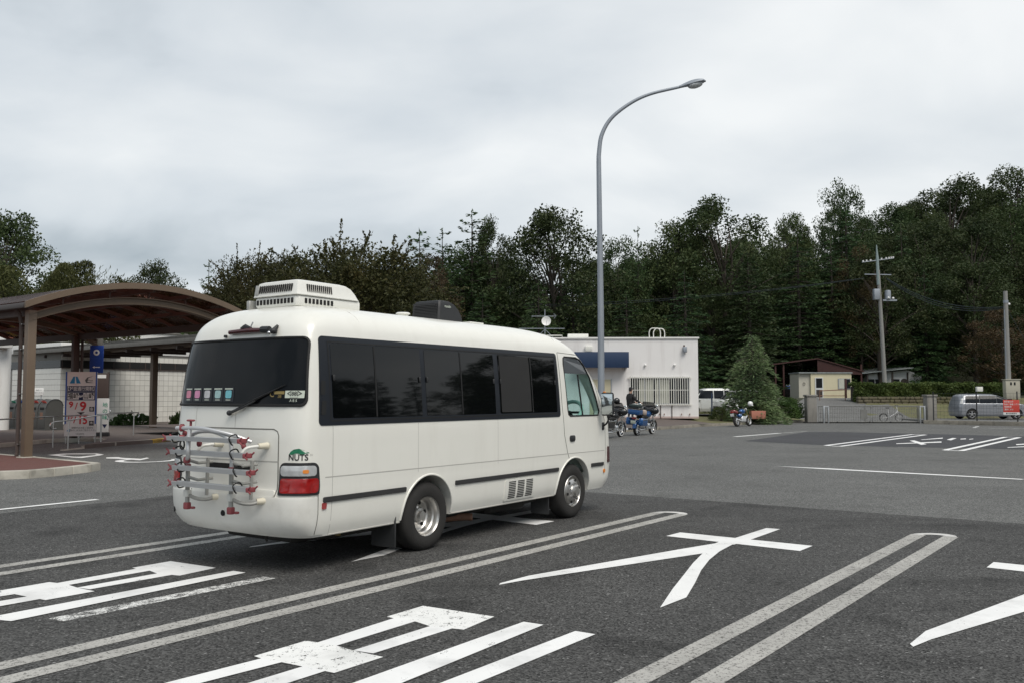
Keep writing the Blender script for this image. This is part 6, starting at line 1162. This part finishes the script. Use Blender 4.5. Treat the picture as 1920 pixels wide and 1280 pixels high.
def whippy(seed, H=11., Rr=5.0, stems=100, per=330, ls=.185, shoots=220):
    """vase-shaped tree with long leafy shoots standing out of the crown"""
    rs = np.random.RandomState(seed); tk = MB().tube([(0, 0, -1), (0, 0, 1.6), (.1, 0, 2.6)], [.32, .28, .22], 8); Cs = []; Ds = []
    ends = []
    for s in range(stems):
        a = rs.uniform(0, 2 * PI); r = Rr * math.sqrt(rs.rand()) * .88; z = H * (.93 - .36 * (r / Rr) ** 2) * rs.uniform(.55, 1) ** .6; e_ = np.array([r * math.cos(a), r * math.sin(a), z]); ends.append(e_); mid = e_ * np.array([.38, .38, .62]); pts = bez([(0, 0, 1.8 + rs.rand()), tuple(mid), tuple(e_)], 5)
        tk.tube(pts, [.10 - .09 * k / 10 for k in range(11)], 4, caps=False); rc = Rr * rs.uniform(.16, .28); n = per
        u = unit(rs, n); p = e_ - np.array([0, 0, rc * .3]) + u * (rc * rs.uniform(.2, 1, n) ** .6)[:, None] * np.array([1, 1, .8]); Cs.append(p); Ds.append(u * .4 + rs.normal(size=(n, 3)) + np.array([0, 0, -.3]))
    for s in range(shoots):
        e_ = ends[rs.randint(len(ends))] + np.clip(rs.normal(size=3), -1.3, 1.3) * .22 - np.array([0, 0, .25]); od = np.array([e_[0], e_[1], 0]) / Rr; d = od * 1.1 + np.array([0, 0, rs.uniform(.5, 1.3)]) + rs.normal(size=3) * .35; d /= np.linalg.norm(d); L = rs.uniform(.9, 1.9); m = int(L * 26); tt = np.linspace(.0, 1, m); bend = np.array([0, 0, -1.]) * .16 * L; p = e_ + np.outer(tt * L, d) + np.outer(tt ** 2, bend) + rs.normal(size=(m, 3)) * .035; Cs.append(p); Ds.append(np.tile(d, (m, 1)) + rs.normal(size=(m, 3)) * .8)
        tk.tube([tuple(e_), tuple(e_ + d * L * .5 + bend * .25), tuple(e_ + d * L + bend)], [.016, .010, .004], 3, caps=False)
    Cn = np.vstack(Cs); return leaf_arrays(rs, Cn, np.vstack(Ds), ls * rs.uniform(.6, 1.3, len(Cn)), .5), tk
def mound(seed, rx, ry, H, n, ls, asp, up=.4, shoots=0, sl=1.5, low=.0, box=1.0):
    rs = np.random.RandomState(seed); u = unit(rs, n); u[:, 2] = np.abs(u[:, 2]) ** box; b = 1 + .16 * np.sin(5 * u[:, 0] + seed) + .14 * np.sin(6 * u[:, 1] + 2 * seed) + .1 * np.sin(9 * u[:, 0] + 7 * u[:, 1]); rr = b * rs.uniform(.45, 1, n) ** .35; p = u * rr[:, None] * np.array([rx, ry, H]); p[:, 2] = u[:, 2] * H * np.minimum(rr, 1.06) + low; d = u * .5 + rs.normal(size=(n, 3)) * .7 + np.array([0, 0, up]); Cs = [p]; Ds = [d]; Ss = [ls * rs.uniform(.6, 1.3, n)]
    for s in range(shoots):
        q = unit(rs, 1)[0]; q[2] = (abs(q[2]) * .6 + .4) ** box; e_ = q * np.array([rx, ry, H]) * .85; dd = q * np.array([.8, .8, 1]) + np.array([.25, 0, .5]) + rs.normal(size=3) * .2; dd /= np.linalg.norm(dd); L = sl * rs.uniform(.5, 1.2); m = 14; tt = np.linspace(0, 1, m); pp = e_ + np.outer(tt * L, dd) + np.outer(tt ** 2, np.array([.25, 0, -.3]) * L * .5) + rs.normal(size=(m, 3)) * .03; Cs.append(pp); Ds.append(np.tile(dd, (m, 1)) + rs.normal(size=(m, 3)) * .35); Ss.append(np.full(m, ls * .9))
    Cn = np.vstack(Cs); return leaf_arrays(rs, Cn, np.vstack(Ds), np.concatenate(Ss), asp)
PROTO = {}
def proto(key, fn, leafm, barkm, H, Rr):
    V_, tk = fn; PROTO[key] = (quads_mesh('crown', V_, [MT[leafm]]), tk.mesh('trunk', MT[barkm], 60), H, Rr, quads_mesh('tree', V_, [MT[leafm], MT[barkm]], tk))
for i in range(4): proto('oak%d' % i, broadleaf(11 + i, ncl=(125, 105, 140, 110)[i], low=(.22, .30, .14, .26)[i]), 'oak', 'bark', 15., 4.6)
for i in range(3): proto('fir%d' % i, conifer(31 + i, droop=(.28, .36, .2)[i], Rr=3.4, dens=2.9, nb=8, step=.45, ls=.42, asp=.32, low=.04), 'pine', 'barkp', 15., 3.4)
for i in range(2): proto('pine%d' % i, conifer(51 + i, H=15., Rr=2.6, step=.55, nb=8, droop=-.12, low=.2, irregular=.5, asp=.34, dens=2.2, power=.55, ls=.5, tipup=.25), 'pine', 'barkp', 15., 2.6)
proto('zel0', whippy(71), 'zel', 'bark', 11., 5.0); proto('zel1', whippy(72, stems=110, shoots=260), 'zel', 'bark', 11., 5.0)
proto('rust', broadleaf(91, ncl=100, low=.2), 'rustl', 'bark', 15., 4.6)
def sx(px, Y): return (px - 960) / 1650 * Y
def sz(py, Y): return 1.75 + (741 - py) / 1650 * Y
TREES = [
 ('oak_tree', 'oak0', -2, 386, 62, 185, 'tall dark leafy tree at the left edge above the canopy'),
 ('broadleaf_tree', 'oak1', 288, 480, 72, 110, 'small round tree with see-through crown right of the bamboo thicket'),
 ('pine_tree', 'pine0', 388, 488, 62, 70, 'slim little pine between canopy and zelkova trees'),
 ('zelkova_tree', 'zel0', 492, 425, 46, 190, 'left zelkova tree with feathery shoots behind the air conditioner'),
 ('zelkova_tree', 'zel1', 655, 412, 44, 330, 'broad zelkova tree with browning leaves right above the bus roof'),
 ('zelkova_tree', 'rust', 810, 470, 50, 120, 'low rust tinged tree right of the broad zelkova'),
 ('pine_tree', 'pine1', 785, 426, 84, 100, 'leftmost pine spire beside the rust tinged tree'),
 ('pine_tree', 'pine0', 828, 424, 86, 100, 'second pine spire right of the rust tinged tree'),
 ('pine_tree', 'pine1', 884, 390, 88, 120, 'tallest pine spire left of the lamp post'),
 ('broadleaf_tree', 'oak1', 928, 398, 90, 90, 'narrow leafy tree next to the tallest pine spire'),
 ('broadleaf_tree', 'oak0', 1040, 383, 88, 190, 'big round topped tree just left of the lamp post'),
 ('broadleaf_tree', 'oak2', 1165, 432, 92, 110, 'lower leafy tree directly behind the lamp post'),
 ('pine_tree', 'pine0', 1198, 420, 90, 50, 'thin pine tip just right of the lamp post'),
 ('broadleaf_tree', 'oak0', 1270, 402, 92, 130, 'leafy tree on the rising skyline above the white building'),
 ('broadleaf_tree', 'oak1', 1362, 358, 92, 190, 'large rounded tree on the skyline between lamp and dark peak'),
 ('broadleaf_tree', 'oak3', 1487, 390, 96, 100, 'small dark tree in the dip left of the dark peak'),
 ('oak_tree', 'oak2', 1580, 328, 98, 110, 'dark peaked tree standing above the right skyline'),
 ('broadleaf_tree', 'oak0', 1680, 378, 108, 130, 'leafy tree in the saddle right of the dark peak'),
 ('broadleaf_tree', 'oak1', 1790, 322, 112, 170, 'large pale tree crown on the right ridge'),
 ('broadleaf_tree', 'oak3', 1915, 300, 112, 150, 'highest tree crown at the right edge'),
 ('conifer_tree', 'fir0', 905, 545, 74, 150, 'bushy young conifer just above the bus front roof'),
 ('conifer_tree', 'fir1', 1010, 520, 76, 140, 'feathery conifer behind the television aerial'),
 ('conifer_tree', 'fir2', 1175, 545, 72, 150, 'feathery conifer behind the lower part of the lamp post'),
 ('conifer_tree', 'fir0', 1285, 505, 74, 150, 'layered conifer above the roof ladder of the white building'),
 ('conifer_tree', 'fir1', 1405, 470, 86, 150, 'tall layered conifer behind the deodar cedar'),
 ('conifer_tree', 'fir2', 1500, 430, 90, 140, 'layered conifer left of the tall utility pole'),
 ('conifer_tree', 'fir0', 1592, 385, 94, 170, 'light green conifer rising in front of the dark peak'),
 ('conifer_tree', 'rust', 1615, 455, 90, 90, 'rusty brown tree behind the top of the utility pole'),
 ('broadleaf_tree', 'oak2', 1720, 470, 94, 150, 'rounded hillside tree right of the utility pole top'),
 ('broadleaf_tree', 'oak0', 1830, 485, 88, 150, 'light green bushy tree above the short pole'),
 ('conifer_tree', 'fir1', 1700, 560, 92, 120, 'low green conifer behind the white shed'),
 ('broadleaf_tree', 'rust', 1880, 575, 80, 130, 'brownish thicket tree behind the short concrete pole'),
]
rt = random.Random(4)
GRP = {'pine_tree': 'pine spires on the skyline', 'broadleaf_tree': 'leafy trees of the wood', 'conifer_tree': 'conifers at the foot of the wood', 'zelkova_tree': 'zelkova trees behind the bus', 'oak_tree': 'tall dark trees'}
for nm, key, px, py, Y, wpx, lab in TREES:
    cr, tk, H, Rr, _ = PROTO[key]; X = sx(px, Y); g = hill(X, Y); top = sz(py, Y); s = (top - g) / H; w = wpx * (1.3 if key[:3] == 'oak' else 1.15) / 1650 * Y / (2 * Rr)
    o = thing(nm, lab, 'tree', (X, Y, g - .1), rt.uniform(0, 6.28), GRP[nm], (w, w, s)); link('trunk', tk, o); link('crown', cr, o)
# deodar cedar by the kerb
V_, tk = conifer(77, H=5.1, Rr=1.95, step=.15, nb=12, ls=.30, droop=.34, low=.03, asp=.22, dens=4.2, power=.5, irregular=.36, tipup=-.2)
o = thing('deodar_cedar', 'conical cedar tree with drooping branches beside the white building', 'tree', (15.0, 54.9, .35)); link('trunk', tk.mesh('trunk', MT['bark'], 60), o); link('crown', quads_mesh('crown', V_, [MT['cedar']]), o)
def shrub(name, label, cat, loc, V_, m, group=None, stems=True):
    o = thing(name, label, cat, loc, 0, group); link('foliage', quads_mesh('foliage', V_, [MT[m]]), o)
    mb = MB()
    for k in range(5): mb.tube([(jit(.1), jit(.1), -.1), (jit(.3), jit(.3), .5)], [.03, .012], 4)
    q = mb.build('stem', MT['bark'], o, 0); q['kind'] = 'stuff'
shrub('bamboo_thicket', 'wispy bamboo thicket with arching tips above the canopy roof', 'bush', (sx(150, 54), 54, .1), mound(3, 3.0, 2.2, 9.4, 26000, .28, .22, .5, 300, 1.9, 0, .4), 'grass_')
shrub('shrub', 'bushy shrub behind the left end of the canopy', 'bush', (sx(30, 60), 58, .1), mound(8, 4.4, 2.6, 9.6, 15000, .30, .35, .3, 30, 1.0, 0, .6), 'grass_')
shrub('shrub', 'rounded green shrub between the cedar and the gate pillar', 'bush', (17.9, 57.9, .30), mound(13, 1.35, .9, 1.25, 5200, .13, .5, .2, 40, .35), 'hedge')
shrub('shrub', 'loose pale green shrub behind the rounded shrub', 'bush', (17.3, 59.6, .4), mound(14, .95, .7, 1.75, 2600, .15, .4, .3, 30, .5), 'low')
shrub('shrub', 'low grassy bush left of the small motorcycle', 'bush', (12.9, 54.6, .3), mound(15, .8, .6, .75, 2200, .13, .25, .6, 20, .3), 'grass_')
shrub('clipped_shrub', 'low clipped green shrub behind the parked white cars', 'bush', (14.6, 67.0, .5), mound(16, 3.4, 1.2, 2.2, 5000, .2, .5, .2), 'hedge')
for x, y, s, lab in ((-20.8, 48.6, 1.2, 'leafy plant patch at the foot of the tiled wall, left of the walkway post'), (-18.3, 49.7, 1.0, 'tallest leafy plant at the foot of the tiled wall'), (-17.0, 51.0, 1.3, 'plant patch at the tiled wall nearest the bus')): shrub('leafy_plant', lab, 'plant', (x, y, .12), mound(int(x * 7) % 97, s, .6, .62, 1500, .17, .5, .5, 14, .3), 'low', 'plants along the tiled wall')
# hedge
rs = np.random.RandomState(9); n = 30000; HL, HW, HH = 12.2, 1.2, 1.45
face = rs.rand(n); p = np.empty((n, 3)); p[:, 0] = rs.uniform(0, HL, n); p[:, 1] = np.where(face < .62, rs.uniform(-.12, .14, n), rs.uniform(0, HW, n)); p[:, 2] = np.where(face < .62, rs.uniform(0, HH, n), HH + rs.normal(size=n) * .06); p[:, 2] += .07 * np.sin(p[:, 0] * 2.1) * (p[:, 2] > 1) + .05 * np.sin(p[:, 0] * 5.3); p[:, 1] += .09 * np.sin(p[:, 0] * 3.3 + p[:, 2] * 4)
hd_ = thing('clipped_hedge', 'long clipped green hedge above the mossy stone wall', 'hedge', (27.6, 71.2, 1.2), R(1)); link('foliage', quads_mesh('foliage', leaf_arrays(rs, p, rs.normal(size=(n, 3)) + np.array([0, -.6, .4]), .17 * rs.uniform(.6, 1.3, n), .6), [MT['hedge']]), hd_); P('inner_dark_box', MB().box((HL / 2, .6, HH / 2 - .1), (HL - .3, .8, HH - .1)), 'bark', hd_)  # solid dark box put inside the hedge behind the leaves, no modelled branches
# ---------------------------------------------------------------- the wood behind, read as one mass
pcol = bpy.data.collections.new('wood_prototypes'); keys = sorted(k for k in PROTO if k[:3] in ('oak', 'fir'))
for k in keys: pcol.objects.link(bpy.data.objects.new('a_' + k, PROTO[k][4]))
def scatter(name, label, cat, pts):
    me = bpy.data.meshes.new(name); me.from_pydata([p[0] for p in pts], [], [])
    for an, ty, i in (('rot', 'FLOAT_VECTOR', 1), ('scl', 'FLOAT_VECTOR', 2)): at_ = me.attributes.new(an, ty, 'POINT'); at_.data.foreach_set('vector', np.array([p[i] for p in pts], dtype=np.float32).ravel())
    ai_ = me.attributes.new('idx', 'INT', 'POINT'); ai_.data.foreach_set('value', np.array([p[3] for p in pts], dtype=np.int32))
    ob = link(name, me); ng = bpy.data.node_groups.new('scatter', 'GeometryNodeTree'); ng.interface.new_socket('Geometry', in_out='INPUT', socket_type='NodeSocketGeometry'); ng.interface.new_socket('Geometry', in_out='OUTPUT', socket_type='NodeSocketGeometry')
    gi, go, ip, ci = (ng.nodes.new(t_) for t_ in ('NodeGroupInput', 'NodeGroupOutput', 'GeometryNodeInstanceOnPoints', 'GeometryNodeCollectionInfo'))
    ci.inputs[0].default_value = pcol; ci.inputs['Separate Children'].default_value = True; ci.inputs['Reset Children'].default_value = True
    ng.links.new(gi.outputs[0], ip.inputs['Points']); ng.links.new(ci.outputs[0], ip.inputs['Instance']); ip.inputs['Pick Instance'].default_value = True; ng.links.new(ip.outputs[0], go.inputs[0])
    for an, ty, so in (('rot', 'FLOAT_VECTOR', 'Rotation'), ('scl', 'FLOAT_VECTOR', 'Scale'), ('idx', 'INT', 'Instance Index')):
        na = ng.nodes.new('GeometryNodeInputNamedAttribute'); na.data_type = ty; na.inputs[0].default_value = an; ng.links.new(na.outputs['Attribute'], ip.inputs[so])
    m = ob.modifiers.new('scatter', 'NODES'); m.node_group = ng; props(ob, label, cat, None, 'stuff'); return ob
SKY = [(-400, 470), (0, 480), (80, 520), (240, 530), (400, 540), (560, 520), (760, 455), (860, 440), (950, 470), (1060, 425), (1150, 465), (1230, 455), (1330, 400), (1450, 425), (1520, 430), (1580, 370), (1650, 400), (1740, 362), (1850, 345), (1920, 325), (2600, 300)]
pts = []; gx = -70
while gx < 135:
    gy = 90
    while gy < 150:
        X, Y = gx + rt.uniform(-2.6, 2.6), gy + rt.uniform(-2.6, 2.6); gy += 6.5 if Y < 112 else 9
        px = 960 + X / Y * 1650
        if px < -250 or px > 2300: continue
        if 880 < px < 960 and Y > 110: continue
        g = hill(X, Y); top = sz(np.interp(px, [a for a, b in SKY], [b for a, b in SKY]) - 8 + rt.uniform(0, 40), Y); h = min(top - g, rt.uniform(11, 19))
        if h < 3.5: continue
        k = rt.randrange(len(keys)); k = keys.index(rt.choice([q for q in keys if q[0] == ('f' if rt.random() < (.45 if Y < 100 else .25) else 'o')])); s = h / 15; w = max(.55, s) * rt.uniform(.85, 1.15); pts.append(((X, Y, g - .3), (0, 0, rt.uniform(0, 6.28)), (w, w, s), k))
    gx += 5.6
# understorey along the foot of the hill
for k_ in range(60):
    X, Y = rt.uniform(-10, 75), rt.uniform(86, 91); Y += 8 if 22 < X < 46 else 0; px = 960 + X / Y * 1650; h = rt.uniform(3, 7); pts.append(((X, Y, hill(X, Y) - .8), (0, 0, rt.uniform(0, 6.28)), (h / 9, h / 9, h / 13), rt.randrange(len(keys))))
scatter('woodland', 'dark mixed wood covering the hillside behind the rest area', 'wood', pts)
pts = []
for k_ in range(110):
    X, Y = rt.uniform(62, 112), rt.uniform(-75, 62); s = rt.uniform(.85, 1.1) * (1.32 - .5 * ss(18, 58, Y)); pts.append(((X, Y, -.3), (0, 0, rt.uniform(0, 6.28)), (s * 1.15, s * 1.15, s), rt.randrange(len(keys))))
scatter('woodland', 'treeline beyond the lot, seen mirrored in the bus windows', 'wood', pts)
